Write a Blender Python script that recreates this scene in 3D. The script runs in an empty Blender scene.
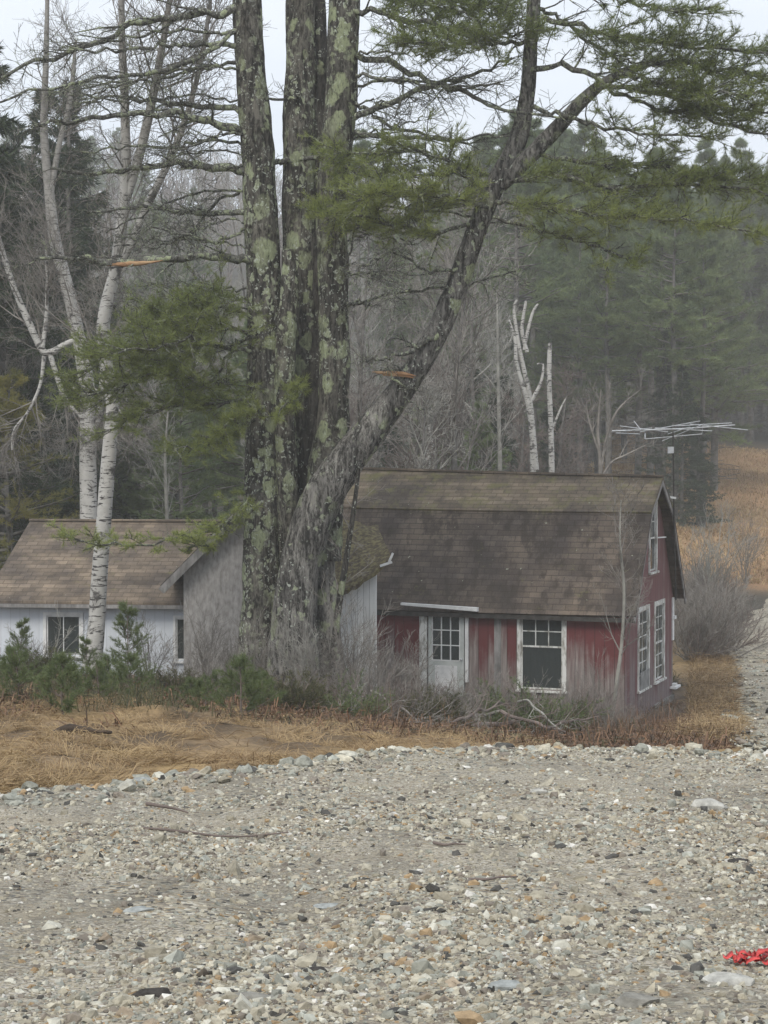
import bpy, math
import numpy as np
from mathutils import Vector

rng = np.random.default_rng(7)
SC = bpy.context.scene
COL = SC.collection
F = 1900.0
PITCH = math.atan(62.0 / F)
CA, SA = math.cos(PITCH), math.sin(PITCH)


def P(px, py, Y):
    """point of the place at depth Y seen at pixel px,py"""
    x = (px - 384) / F
    u = (512 - py) / F
    yw = CA + SA * u
    zw = -SA + CA * u
    s = Y / yw
    return np.array([x * s, Y, zw * s])


def nrm(v):
    return v / np.maximum(np.linalg.norm(v, axis=-1, keepdims=True), 1e-9)


def vnoise(p, scale=1.0, seed=0):
    p = np.asarray(p, float) * scale
    if p.shape[-1] == 2:
        p = np.concatenate([p, np.zeros(p.shape[:-1] + (1,))], -1)
    i = np.floor(p).astype(np.int64)
    f = p - i
    f = f * f * (3 - 2 * f)
    out = 0
    for dx in (0, 1):
        for dy in (0, 1):
            for dz in (0, 1):
                h = ((i[..., 0] + dx) * 73856093) ^ ((i[..., 1] + dy) * 19349663) ^ ((i[..., 2] + dz) * 83492791) ^ (seed * 2654435)
                h = (h * 1103515245 + 12345) & 0x7fffffff
                h = ((h >> 7) ^ h) * 69069 & 0x7fffffff
                v = (h % 10007) / 10007.0
                w = (f[..., 0] if dx else 1 - f[..., 0]) * (f[..., 1] if dy else 1 - f[..., 1]) * (f[..., 2] if dz else 1 - f[..., 2])
                out = out + v * w
    return out * 2 - 1


def fbm(p, scale, seed=0, octv=4):
    a, s, o = 1.0, scale, 0
    for k in range(octv):
        o = o + a * vnoise(p, s, seed + k)
        a *= .5
        s *= 2.03
    return o


# ------------------------------------------------------------------ materials
def new_mat(name):
    m = bpy.data.materials.new(name)
    m.use_nodes = True
    nt = m.node_tree
    b = nt.nodes['Principled BSDF']
    return m, nt, b


class G:
    """tiny node-graph helper"""
    def __init__(s, nt):
        s.nt = nt

    def n(s, t, **kw):
        nd = s.nt.nodes.new(t)
        ins = kw.pop('ins', {})
        for k, v in kw.items():
            setattr(nd, k, v)
        for k, v in ins.items():
            s.put(nd.inputs[k], v)
        return nd

    def put(s, sock, v):
        if hasattr(v, 'is_output'):
            s.nt.links.new(v, sock)
        else:
            sock.default_value = v

    def math(s, op, a, b=0.0, clamp=False):
        nd = s.n('ShaderNodeMath', operation=op, use_clamp=clamp)
        s.put(nd.inputs[0], a)
        s.put(nd.inputs[1], b)
        return nd.outputs[0]

    def mix(s, f, a, b, blend='MIX'):
        nd = s.n('ShaderNodeMix', data_type='RGBA', blend_type=blend)
        s.put(nd.inputs[0], f)
        s.put(nd.inputs[6], a if hasattr(a, 'is_output') else (*a, 1))
        s.put(nd.inputs[7], b if hasattr(b, 'is_output') else (*b, 1))
        return nd.outputs[2]

    def noise(s, vec, scale, detail=4, rough=.55, dist=0):
        nd = s.n('ShaderNodeTexNoise')
        s.put(nd.inputs['Vector'], vec)
        nd.inputs['Scale'].default_value = scale
        nd.inputs['Detail'].default_value = detail
        nd.inputs['Roughness'].default_value = rough
        nd.inputs['Distortion'].default_value = dist
        return nd.outputs[0]

    def ramp(s, v, lo, hi):
        nd = s.n('ShaderNodeMapRange', clamp=True)
        s.put(nd.inputs[0], v)
        nd.inputs[1].default_value = lo
        nd.inputs[2].default_value = hi
        return nd.outputs[0]

    def scale(s, vec, sx, sy, sz):
        nd = s.n('ShaderNodeVectorMath', operation='MULTIPLY')
        s.put(nd.inputs[0], vec)
        nd.inputs[1].default_value = (sx, sy, sz)
        return nd.outputs[0]

    def obj(s):
        return s.n('ShaderNodeTexCoord').outputs['Object']

    def attr(s, name):
        return s.n('ShaderNodeAttribute', attribute_name=name)

    def bump(s, h, strength, dist, bsdf):
        nd = s.n('ShaderNodeBump')
        nd.inputs['Strength'].default_value = strength
        nd.inputs['Distance'].default_value = dist
        s.put(nd.inputs['Height'], h)
        s.nt.links.new(nd.outputs[0], bsdf.inputs['Normal'])


def simple(name, c1, c2, scale=6, rough=.85, bump=.3, dist=.01, stretch=(1, 1, 1), lo=.35, hi=.65, spec=.2):
    m, nt, b = new_mat(name)
    g = G(nt)
    v = g.scale(g.obj(), *stretch)
    n = g.noise(v, scale, 6, .6)
    g.put(b.inputs['Base Color'], g.mix(g.ramp(n, lo, hi), c1, c2))
    b.inputs['Roughness'].default_value = rough
    b.inputs['Specular IOR Level'].default_value = spec
    if bump:
        g.bump(g.noise(v, scale * 2.3, 6, .65), bump, dist, b)
    return m


def bark(name, c1, c2, lichen=.5, lc=(.33, .37, .22), sc=1.0, spots=.5):
    m, nt, b = new_mat(name)
    g = G(nt)
    o = g.obj()
    v = g.scale(o, 1, 1, .2)
    n = g.noise(v, 10 * sc, 8, .7, .9)
    n2 = g.noise(g.scale(o, 1, 1, .35), 26 * sc, 5, .7, .4)
    f = g.math('ADD', g.math('MULTIPLY', n, .65), g.math('MULTIPLY', n2, .35))
    col = g.mix(g.ramp(f, .44, .56), c1, c2)
    col = g.mix(1.0, col, g.mix(g.ramp(g.noise(g.scale(o, 1, 1, .4), 2.4 * sc, 6, .7), .38, .62), (.6, .6, .6), (1.25, 1.25, 1.22)), 'MULTIPLY')
    h = f
    if lichen:
        wob = g.n('ShaderNodeTexNoise')
        g.put(wob.inputs['Vector'], o)
        wob.inputs['Scale'].default_value = 6 * sc
        wob.inputs['Detail'].default_value = 5
        wv = g.n('ShaderNodeVectorMath', operation='MULTIPLY_ADD')
        g.put(wv.inputs[0], wob.outputs['Color'])
        wv.inputs[1].default_value = (.32 / sc,) * 3
        g.put(wv.inputs[2], g.scale(o, 1, 1, .8))
        for vs, amt, rad, c in ((2.9, lichen * .75, .50, lc), (6.5, lichen * .65, .42, (.36, .40, .27)), (15, spots * .6, .36, (.46, .49, .42))):
            vo = g.n('ShaderNodeTexVoronoi')
            g.put(vo.inputs['Vector'], wv.outputs[0])
            vo.inputs['Scale'].default_value = vs * sc
            sp = g.n('ShaderNodeSeparateColor')
            nt.links.new(vo.outputs['Color'], sp.inputs[0])
            sel = g.math('GREATER_THAN', amt, sp.outputs[0])
            mask = g.math('MULTIPLY', sel, g.ramp(vo.outputs['Distance'], rad + .03, rad - .08))
            mask = g.math('MULTIPLY', mask, g.ramp(n2, .30, .48))
            mask = g.math('MULTIPLY', mask, g.ramp(g.noise(g.scale(o, 1, 1, .45), (.9 if vs < 5 else 1.6) * sc, 4, .6), .40, .54))
            col = g.mix(g.math('MULTIPLY', mask, .76), col, g.mix(n2, tuple(x * .65 for x in c), tuple(x * 1.3 for x in c)))
    g.put(b.inputs['Base Color'], col)
    b.inputs['Roughness'].default_value = .95
    b.inputs['Specular IOR Level'].default_value = .15
    g.bump(h, 1.0, .09 / sc, b)
    return m


def birch(name):
    m, nt, b = new_mat(name)
    g = G(nt)
    o = g.obj()
    base = g.mix(g.noise(o, 4, 4), (.27, .26, .235), (.57, .555, .52))
    marks = g.ramp(g.noise(g.scale(o, 1, 1, 5.5), 3.6, 5, .6, .3), .56, .60)
    col = g.mix(marks, base, (.045, .04, .038))
    pat = g.ramp(g.noise(o, 2.6, 6, .7, .6), .54, .62)
    col = g.mix(pat, col, (.07, .065, .06))
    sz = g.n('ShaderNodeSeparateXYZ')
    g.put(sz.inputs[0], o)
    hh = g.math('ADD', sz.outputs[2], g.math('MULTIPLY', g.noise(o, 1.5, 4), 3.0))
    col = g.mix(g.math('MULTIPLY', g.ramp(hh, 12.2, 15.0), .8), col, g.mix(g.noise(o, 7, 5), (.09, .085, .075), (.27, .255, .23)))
    g.put(b.inputs['Base Color'], col)
    b.inputs['Roughness'].default_value = .8
    g.bump(g.noise(g.scale(o, 1, 1, 4), 8, 5), .5, .02, b)
    return m


def leafmat(name, c1, c2, trans=.35):
    m, nt, b = new_mat(name)
    g = G(nt)
    t = g.attr('tint').outputs['Fac']
    col = g.mix(t, c1, c2)
    g.put(b.inputs['Base Color'], col)
    b.inputs['Roughness'].default_value = .55
    b.inputs['Specular IOR Level'].default_value = .25
    if trans:
        tr = g.n('ShaderNodeBsdfTranslucent')
        g.put(tr.inputs[0], col)
        mx = g.n('ShaderNodeMixShader')
        mx.inputs[0].default_value = trans
        nt.links.new(b.outputs[0], mx.inputs[1])
        nt.links.new(tr.outputs[0], mx.inputs[2])
        nt.links.new(mx.outputs[0], nt.nodes['Material Output'].inputs[0])
    return m


def colmat(name, rough=.9, bump=.4, bscale=30, gain=None):
    m, nt, b = new_mat(name)
    g = G(nt)
    c = g.attr('Col').outputs['Color']
    n = g.noise(g.obj(), bscale, 5, .65)
    c = g.mix(1.0, c, g.mix(g.ramp(n, .3, .7), (.62, .62, .62), (1.3, 1.3, 1.3)), 'MULTIPLY')
    g.put(b.inputs['Base Color'], c)
    b.inputs['Roughness'].default_value = rough
    b.inputs['Specular IOR Level'].default_value = .2
    if bump:
        g.bump(n, bump, .02, b)
    return m


def gravelmat(name, scale=1.0):
    m, nt, b = new_mat(name)
    g = G(nt)
    o = g.obj()
    col = None
    vs = []
    cells = []
    for sc in (38, 85, 17):
        v = g.n('ShaderNodeTexVoronoi')
        g.put(v.inputs['Vector'], o)
        v.inputs['Scale'].default_value = sc * scale
        vs.append(v)
    rp = g.n('ShaderNodeValToRGB')
    cr = rp.color_ramp
    cr.interpolation = 'CONSTANT'
    stops = [(0, (.055, .055, .052)), (.08, (.19, .17, .14)), (.22, (.29, .26, .205)), (.40, (.36, .315, .235)), (.55, (.26, .25, .20)),
             (.68, (.39, .36, .29)), (.80, (.28, .215, .13)), (.88, (.50, .475, .40)), (.96, (.12, .12, .115))]
    cr.elements[0].position = 0
    cr.elements[0].color = (*stops[0][1], 1)
    cr.elements[1].position = stops[1][0]
    cr.elements[1].color = (*stops[1][1], 1)
    for p, c in stops[2:]:
        e = cr.elements.new(p)
        e.color = (*c, 1)
    sep = g.n('ShaderNodeSeparateColor')
    nt.links.new(vs[0].outputs['Color'], sep.inputs[0])
    nt.links.new(sep.outputs[0], rp.inputs[0])
    rp2 = g.n('ShaderNodeValToRGB')
    rp2.color_ramp.interpolation = 'CONSTANT'
    rp2.color_ramp.elements[0].color = (.16, .145, .115, 1)
    rp2.color_ramp.elements[1].position = .3
    rp2.color_ramp.elements[1].color = (.35, .31, .235, 1)
    e = rp2.color_ramp.elements.new(.75)
    e.color = (.44, .41, .35, 1)
    sep2 = g.n('ShaderNodeSeparateColor')
    nt.links.new(vs[1].outputs['Color'], sep2.inputs[0])
    nt.links.new(sep2.outputs[0], rp2.inputs[0])
    fine = g.ramp(g.noise(o, 1.1, 4), .42, .56)
    col = g.mix(fine, rp.outputs[0], rp2.outputs[0])
    dirt = g.ramp(g.noise(g.scale(o, .5, 1, 1), 1.4, 6, .62), .50, .66)
    col = g.mix(g.math('MULTIPLY', dirt, .55), col, (.31, .265, .19))
    damp = g.ramp(g.noise(g.scale(o, 1.3, .45, 1), .9, 6, .65, .4), .48, .62)
    col = g.mix(g.math('MULTIPLY', damp, .5), col, (.12, .108, .085))
    g.put(b.inputs['Base Color'], col)
    b.inputs['Roughness'].default_value = .9
    b.inputs['Specular IOR Level'].default_value = .2
    h = g.math('ADD', g.math('MULTIPLY', vs[0].outputs['Distance'], -.6), g.math('MULTIPLY', vs[1].outputs['Distance'], -.3))
    g.bump(h, .9, .02, b)
    return m


def shingle(name, cA, cB, zrow, moss, mossc=(.12, .115, .045), stain=.5, swap=False):
    """asphalt shingles: courses follow height, tabs follow the length of the roof"""
    m, nt, b = new_mat(name)
    g = G(nt)
    sx = g.n('ShaderNodeSeparateXYZ')
    g.put(sx.inputs[0], g.obj())
    u = sx.outputs[1 if swap else 0]
    vec = g.n('ShaderNodeCombineXYZ')
    g.put(vec.inputs[0], u)
    g.put(vec.inputs[1], g.math('DIVIDE', sx.outputs[2], zrow))
    br = g.n('ShaderNodeTexBrick', offset=.5, squash=1)
    g.put(br.inputs['Vector'], vec.outputs[0])
    br.inputs['Scale'].default_value = 1
    br.inputs['Brick Width'].default_value = .30
    br.inputs['Row Height'].default_value = 1
    br.inputs['Mortar Size'].default_value = .012
    br.inputs['Mortar Smooth'].default_value = .3
    br.inputs['Bias'].default_value = 0
    br.inputs['Color1'].default_value = (*(x * .88 for x in cA), 1)
    br.inputs['Color2'].default_value = (*(x * 1.04 for x in cB), 1)
    br.inputs['Mortar'].default_value = (*(x * .75 for x in cA), 1)
    o = g.obj()
    big = g.noise(g.scale(o, 1, 1, .7), .8, 5, .6)
    col = g.mix(1.0, br.outputs['Color'], g.mix(g.ramp(big, .38, .62), (.58, .58, .62), (1.3, 1.24, 1.15)), 'MULTIPLY')
    wn = g.n('ShaderNodeTexWhiteNoise', noise_dimensions='1D')
    g.put(wn.inputs['W'], g.math('FLOOR', g.math('DIVIDE', sx.outputs[2], zrow)))
    col = g.mix(1.0, col, g.mix(wn.outputs['Value'], (.86, .86, .86), (1.1, 1.1, 1.1)), 'MULTIPLY')
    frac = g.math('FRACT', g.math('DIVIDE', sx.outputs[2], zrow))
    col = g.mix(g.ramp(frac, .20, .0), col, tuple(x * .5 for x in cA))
    # rain streaks
    st = g.noise(g.scale(o, 2.2, 2.2, .25), 1.3, 6, .65)
    col = g.mix(g.math('MULTIPLY', g.ramp(st, .50, .60), stain), col, tuple(x * .42 for x in cA))
    gr = g.noise(o, 38, 3, .7)
    col = g.mix(1.0, col, g.mix(gr, (.6, .6, .6), (1.4, 1.4, 1.4)), 'MULTIPLY')
    if moss:
        mo = g.ramp(g.noise(g.scale(o, 1, 1, 1.6), 2.1, 8, .75), .62 - .1 * moss, .74 - .1 * moss)
        col = g.mix(g.math('MULTIPLY', mo, .62), col, g.mix(g.noise(o, 6, 4), mossc, tuple(x * 1.7 for x in mossc)))
        sp = g.ramp(g.noise(o, 9, 3, .5), .735, .75)
        col = g.mix(sp, col, (.33, .34, .26))
    g.put(b.inputs['Base Color'], col)
    b.inputs['Roughness'].default_value = .95
    b.inputs['Specular IOR Level'].default_value = .15
    saw = g.math('FRACT', g.math('DIVIDE', sx.outputs[2], zrow))
    h = g.math('SUBTRACT', g.math('MULTIPLY', br.outputs['Fac'], -.4), saw)
    g.bump(h, .6, .02, b)
    return m


def siding(name, paint, wood, wear_lo, wear_hi, board=.25, strength=1.0, tone=.2, seam=.7):
    """vertical boards: paint worn back to grey wood towards the splash zone"""
    m, nt, b = new_mat(name)
    g = G(nt)
    o = g.obj()
    sx = g.n('ShaderNodeSeparateXYZ')
    g.put(sx.inputs[0], o)
    u = g.math('ADD', sx.outputs[0], sx.outputs[1])
    z = sx.outputs[2]
    cv = g.n('ShaderNodeCombineXYZ')
    g.put(cv.inputs[0], u)
    g.put(cv.inputs[2], z)
    v = cv.outputs[0]
    bi = g.math('FLOOR', g.math('DIVIDE', u, board))
    wn = g.n('ShaderNodeTexWhiteNoise', noise_dimensions='1D')
    g.put(wn.inputs['W'], bi)
    rnd = wn.outputs['Value']
    streak = g.noise(g.scale(v, 9, 1, .7), 1.6, 6, .65)
    patch = g.noise(v, 2.3, 6, .65)
    height = g.ramp(z, wear_hi, wear_lo)
    w = g.math('ADD', g.math('MULTIPLY', height, .70), g.math('MULTIPLY', streak, .55))
    w = g.math('ADD', w, g.math('MULTIPLY', patch, .5))
    w = g.math('ADD', w, g.math('MULTIPLY', g.math('SUBTRACT', rnd, .5), .5))
    wear = g.math('MULTIPLY', g.ramp(w, .62, .98), strength)
    pc = g.mix(patch, tuple(x * (1 - tone) for x in paint), tuple(x * (1 + tone) for x in paint))
    wc = g.mix(g.ramp(streak, .35, .65), tuple(x * .55 for x in wood), tuple(x * 1.3 for x in wood))
    wc = g.mix(g.math('MULTIPLY', g.ramp(g.noise(g.scale(v, 5, 1, .5), 2.7, 6, .7), .42, .6), .45), wc, tuple(.5 * p_ + .35 * w_ for p_, w_ in zip(paint, wood)))
    col = g.mix(wear, pc, wc)
    fr = g.math('FRACT', g.math('DIVIDE', u, board))
    edge = g.math('LESS_THAN', fr, .055)
    col = g.mix(g.math('MULTIPLY', edge, seam), col, (.03, .022, .02))
    g.put(b.inputs['Base Color'], col)
    b.inputs['Roughness'].default_value = .85
    b.inputs['Specular IOR Level'].default_value = .2
    g.bump(g.math('SUBTRACT', g.math('MULTIPLY', streak, .5), edge), .6, .02, b)
    return m


M = {}
M['bark_grey'] = bark('pine_bark_grey', (.032, .03, .028), (.21, .20, .185), .35, sc=1.0, spots=.4)
M['bark_lichen'] = bark('pine_bark_lichen', (.022, .02, .018), (.13, .122, .105), .9, spots=.9)
M['bark_dark'] = bark('pine_bark_dark', (.016, .015, .014), (.075, .07, .063), .25, spots=.7)
M['limb'] = bark('limb_bark', (.05, .05, .045), (.14, .135, .12), .9, sc=2.2, spots=.9)
M['bark_far'] = simple('far_bark', (.07, .065, .058), (.18, .17, .155), 3, bump=0)
M['twig'] = simple('bare_twig', (.12, .108, .095), (.26, .24, .215), 2, bump=0)
M['twig_pale'] = simple('pale_twig', (.17, .165, .145), (.36, .35, .31), 2, bump=0)
M['twig_brown'] = simple('brown_twig', (.10, .08, .07), (.21, .17, .15), 2, bump=0)
M['birch'] = birch('birch_bark')
M['needle'] = leafmat('pine_needles', (.085, .12, .04), (.34, .38, .12), .5)
M['needle_yellow'] = leafmat('yellowish_pine_needles', (.11, .12, .035), (.34, .30, .09), .45)
M['needle_young'] = leafmat('young_pine_needles', (.06, .09, .038), (.20, .24, .10))
M['needle_far'] = leafmat('wood_pine_needles', (.085, .125, .06), (.22, .27, .11))
M['needle_spruce'] = leafmat('spruce_needles', (.02, .036, .02), (.06, .08, .04), .2)
M['straw'] = leafmat('dead_grass', (.17, .105, .05), (.47, .345, .185), .25)
M['weed'] = leafmat('green_weeds', (.05, .052, .028), (.14, .135, .065), .3)
M['litter'] = leafmat('leaf_litter', (.06, .038, .025), (.26, .15, .085), .2)
M['wood_orange'] = simple('torn_wood', (.24, .13, .065), (.42, .28, .16), 9, bump=1, dist=.03, stretch=(.4, 1, 1), lo=.4, hi=.6)
M['ground'] = colmat('ground_soil', bump=.6, bscale=9)
M['gravel'] = gravelmat('crushed_gravel')
M['stone'] = colmat('stone', bump=.3, bscale=22)
M['roof_up'] = shingle('mossy_shingles', (.155, .128, .098), (.19, .158, .12), .085, 1.15, stain=.45)
M['roof_low'] = shingle('brown_shingles', (.125, .103, .086), (.145, .12, .10), .125, .2, stain=.8)
M['roof_tan'] = shingle('faded_tan_shingles', (.16, .132, .105), (.20, .165, .13), .085, .25, stain=.35)
M['roof_grey'] = shingle('grey_shingles', (.09, .085, .08), (.14, .13, .12), .11, .3, swap=True)
M['porch_roof'] = simple('moss_covered_roofing', (.09, .068, .045), (.22, .19, .09), 11, lo=.42, hi=.6, bump=1.0, dist=.06)
M['red'] = siding('red_painted_boards', (.135, .04, .041), (.25, .22, .205), .7, 2.15, .23)
M['red_gable'] = siding('faded_red_boards', (.165, .08, .08), (.24, .215, .21), -.3, 1.6, .28, .75, .25)
M['grey_wall'] = simple('weathered_grey_render', (.27, .255, .24), (.46, .44, .42), 6, bump=.5, stretch=(2, 2, .8))
M['pale_boards'] = siding('pale_grey_boards', (.66, .66, .64), (.36, .35, .33), -.2, 2.0, .13, .8, .12)
M['white_wall'] = siding('white_clapboard', (.60, .63, .67), (.40, .41, .42), -1, 1.0, .24, .55, .1, .16)
M['white'] = simple('chipped_white_paint', (.30, .285, .25), (.66, .66, .63), 9, lo=.40, hi=.54, stretch=(1, 1, .35))
M['white_clean'] = simple('white_trim_paint', (.55, .555, .55), (.74, .74, .73), 5, lo=.3, hi=.6)
M['door'] = simple('grey_white_door_paint', (.42, .45, .43), (.56, .58, .56), 3)
M['grey_wood'] = simple('grey_weathered_wood', (.13, .125, .12), (.30, .29, .28), 7, stretch=(1, 1, .3))
M['dark_wood'] = simple('dark_wood', (.03, .027, .025), (.07, .065, .06), 6)
M['board'] = simple('plywood_pane', (.16, .16, .155), (.30, .30, .29), 5)
M['metal'] = simple('dull_aluminium', (.42, .43, .44), (.62, .63, .64), 8, rough=.5, spec=.5)
M['concrete'] = simple('foundation_stone', (.16, .155, .14), (.32, .31, .29), 6, bump=.8, dist=.04)
M['tape'] = simple('red_plastic_tape', (.36, .03, .028), (.62, .07, .06), 22, rough=.5, bump=.3, spec=.4, lo=.4, hi=.6)
M['log'] = simple('rotten_log', (.03, .022, .017), (.10, .072, .05), 8, bump=.8, dist=.03)


def glassmat():
    m, nt, b = new_mat('old_window_glass')
    g = G(nt)
    b.inputs['Base Color'].default_value = (.055, .065, .065, 1)
    b.inputs['Roughness'].default_value = .07
    b.inputs['Specular IOR Level'].default_value = .5
    g.bump(g.noise(g.obj(), 3, 2), .08, .05, b)
    tr = g.n('ShaderNodeBsdfTransparent')
    mx = g.n('ShaderNodeMixShader')
    mx.inputs[0].default_value = .35
    nt.links.new(b.outputs[0], mx.inputs[1])
    nt.links.new(tr.outputs[0], mx.inputs[2])
    nt.links.new(mx.outputs[0], nt.nodes['Material Output'].inputs[0])
    return m


M['glass'] = glassmat()


# ------------------------------------------------------------------ mesh building
class Acc:
    def __init__(s):
        s.V, s.F3, s.F4, s.T, s.C, s.n = [], [], [], [], [], 0

    def add(s, V, Fs, tint=None, col=None):
        V = np.asarray(V, np.float32).reshape(-1, 3)
        Fs = np.asarray(Fs, np.int64)
        (s.F3 if Fs.shape[1] == 3 else s.F4).append(Fs + s.n)
        s.V.append(V)
        s.T.append(np.full(len(V), .5, np.float32) if tint is None else np.asarray(tint, np.float32))
        s.C.append(np.ones((len(V), 3), np.float32) * .5 if col is None else np.asarray(col, np.float32))
        s.n += len(V)

    def mesh(s, name, mat, smooth=False):
        V = np.concatenate(s.V)
        f3 = np.concatenate(s.F3) if s.F3 else np.zeros((0, 3), np.int64)
        f4 = np.concatenate(s.F4) if s.F4 else np.zeros((0, 4), np.int64)
        me = bpy.data.meshes.new(name)
        me.vertices.add(len(V))
        me.vertices.foreach_set('co', V.ravel())
        nl = f3.size + f4.size
        me.loops.add(nl)
        me.loops.foreach_set('vertex_index', np.concatenate([f3.ravel(), f4.ravel()]).astype(np.int32))
        nf = len(f3) + len(f4)
        me.polygons.add(nf)
        tot = np.concatenate([np.full(len(f3), 3), np.full(len(f4), 4)]).astype(np.int32)
        me.polygons.foreach_set('loop_start', np.concatenate([[0], np.cumsum(tot)[:-1]]).astype(np.int32))
        me.polygons.foreach_set('use_smooth', np.full(nf, smooth))
        a = me.attributes.new('tint', 'FLOAT', 'POINT')
        a.data.foreach_set('value', np.concatenate(s.T))
        C = np.concatenate(s.C)
        a = me.attributes.new('Col', 'FLOAT_COLOR', 'POINT')
        a.data.foreach_set('color', np.concatenate([C, np.ones((len(C), 1), np.float32)], 1).ravel())
        me.materials.append(mat)
        me.update(calc_edges=True)
        return me

    def build(s, name, mat, parent=None, smooth=False, loc=None):
        o = bpy.data.objects.new(name, s.mesh(name, mat, smooth))
        COL.objects.link(o)
        if parent is not None:
            o.parent = parent
        if loc is not None:
            o.location = loc
        return o

    # shapes
    def box(s, x0, x1, y0, y1, z0, z1):
        v = [(x, y, z) for x in (x0, x1) for y in (y0, y1) for z in (z0, z1)]
        f = [(0, 1, 3, 2), (4, 6, 7, 5), (0, 4, 5, 1), (2, 3, 7, 6), (0, 2, 6, 4), (1, 5, 7, 3)]
        s.add(v, f)
        return s

    def prism(s, poly, d):
        """poly: 3d points of a face, d: extrusion vector; convex polygon"""
        poly = np.asarray(poly, float)
        n = len(poly)
        V = np.concatenate([poly, poly + np.asarray(d, float)])
        tri = [(0, i, i + 1) for i in range(1, n - 1)] + [(n, n + i + 1, n + i) for i in range(1, n - 1)]
        s.add(V, tri)
        q = [(i, (i + 1) % n, n + (i + 1) % n, n + i) for i in range(n)]
        s.F4.append(np.asarray(q) + s.n - 2 * n)
        return s

    def bar(s, a, b, w, h=None):
        """rectangular bar between two points"""
        a, b = np.asarray(a, float), np.asarray(b, float)
        h = w if h is None else h
        d = nrm(b - a)
        up = np.array([0, 0, 1.]) if abs(d[2]) < .9 else np.array([0, 1., 0])
        u = nrm(np.cross(d, up))
        v = np.cross(u, d)
        V = [p + u * i * w / 2 + v * j * h / 2 for p in (a, b) for i, j in ((-1, -1), (1, -1), (1, 1), (-1, 1))]
        s.add(V, [(0, 1, 2, 3), (7, 6, 5, 4), (0, 4, 5, 1), (1, 5, 6, 2), (2, 6, 7, 3), (3, 7, 4, 0)])
        return s

    def tubes(s, Pn, R, k=3, tint=None):
        """Pn (N,m,3), R (N,m): many tapered tubes at once"""
        N, m, _ = Pn.shape
        if N == 0:
            return s
        D = nrm(Pn[:, -1] - Pn[:, 0])
        ref = np.where(np.abs(D[:, 2:3]) < .8, np.array([[0, 0, 1.]]), np.array([[1., 0, 0]]))
        u = nrm(np.cross(D, ref))
        v = np.cross(D, u)
        a = np.arange(k) * 2 * math.pi / k
        ring = u[:, None, :] * np.cos(a)[None, :, None] + v[:, None, :] * np.sin(a)[None, :, None]
        V = Pn[:, :, None, :] + ring[:, None, :, :] * R[:, :, None, None]
        base = (np.arange(N) * m * k)[:, None, None]
        i = np.arange(m - 1)[None, :, None] * k
        j = np.arange(k)[None, None, :]
        j2 = (j + 1) % k
        q = np.stack([base + i + j, base + i + j2, base + i + k + j2, base + i + k + j], -1).reshape(-1, 4)
        s.add(V.reshape(-1, 3), q)
        return s

    def needles(s, C, D, n, L, w, r, spread=.8, tint=None, tvar=.25):
        """tufts: n thin blades from each centre"""
        N = len(C)
        if N == 0:
            return s
        if tint is None:
            tint = r.random(N)
        C = np.repeat(C, n, 0)
        D = np.repeat(D, n, 0)
        t = np.clip(np.repeat(tint, n) + (r.random(N * n) - .5) * tvar, 0, 1)
        d = nrm(D + r.normal(size=(N * n, 3)) * spread)
        l = L * (.6 + .7 * r.random(N * n))[:, None]
        side = nrm(np.cross(d, r.normal(size=(N * n, 3)))) * w * .5
        V = np.stack([C - side, C + side, C + d * l], 1).reshape(-1, 3)
        s.add(V, np.arange(N * n * 3).reshape(-1, 3), tint=np.repeat(t, 3))
        return s


def smoothpath(pts, n):
    pts = np.asarray(pts, float)
    m = len(pts)
    t = np.linspace(0, m - 1, n)
    i = np.clip(np.floor(t).astype(int), 0, m - 2)
    f = (t - i)[:, None]
    g = lambda k: pts[np.clip(k, 0, m - 1)]
    p0, p1, p2, p3 = g(i - 1), g(i), g(i + 1), g(i + 2)
    return .5 * ((2 * p1) + (p2 - p0) * f + (2 * p0 - 5 * p1 + 4 * p2 - p3) * f ** 2 + (3 * p1 - p0 - 3 * p2 + p3) * f ** 3)


def stem_mesh(acc, pts, rad, n=60, k=18, rough=.08, seed=0, flare=0.0, cap=True):
    """one organic trunk along a path, knobbly cross-section"""
    path = smoothpath(pts, n)
    R = np.interp(np.linspace(0, 1, n), np.linspace(0, 1, len(rad)), rad)
    T = nrm(np.gradient(path, axis=0))
    u = nrm(np.cross(T, np.array([0, 1., 0])))
    bad = np.linalg.norm(u, axis=1) < .5
    u[bad] = (1, 0, 0)
    v = np.cross(T, u)
    a = np.arange(k) * 2 * math.pi / k
    ring = u[:, None] * np.cos(a)[None, :, None] + v[:, None] * np.sin(a)[None, :, None]
    V0 = path[:, None] + ring * R[:, None, None]
    q = V0 * np.array([1, 1, .35])
    nz = fbm(q, 2.2, seed, 2) * .6 + fbm(q, 7, seed + 9, 3) * .45
    fl = 1 + flare * np.exp(-np.linspace(0, 1, n) * 14)[:, None] * (1 + .6 * np.sin(a * 4 + seed)[None])
    V = path[:, None] + ring * (R[:, None] * (1 + rough * nz * 1.6) * fl)[..., None]
    i = np.arange(n - 1)[:, None] * k
    j = np.arange(k)[None]
    j2 = (j + 1) % k
    f = np.stack([i + j, i + j2, i + k + j2, i + k + j], -1).reshape(-1, 4)
    acc.add(V.reshape(-1, 3), f)
    if cap:
        acc.add(np.concatenate([V[-1], path[-1:] + T[-1] * R[-1] * .3]), [(x, (x + 1) % k, k) for x in range(k)])
    return path, R


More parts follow.
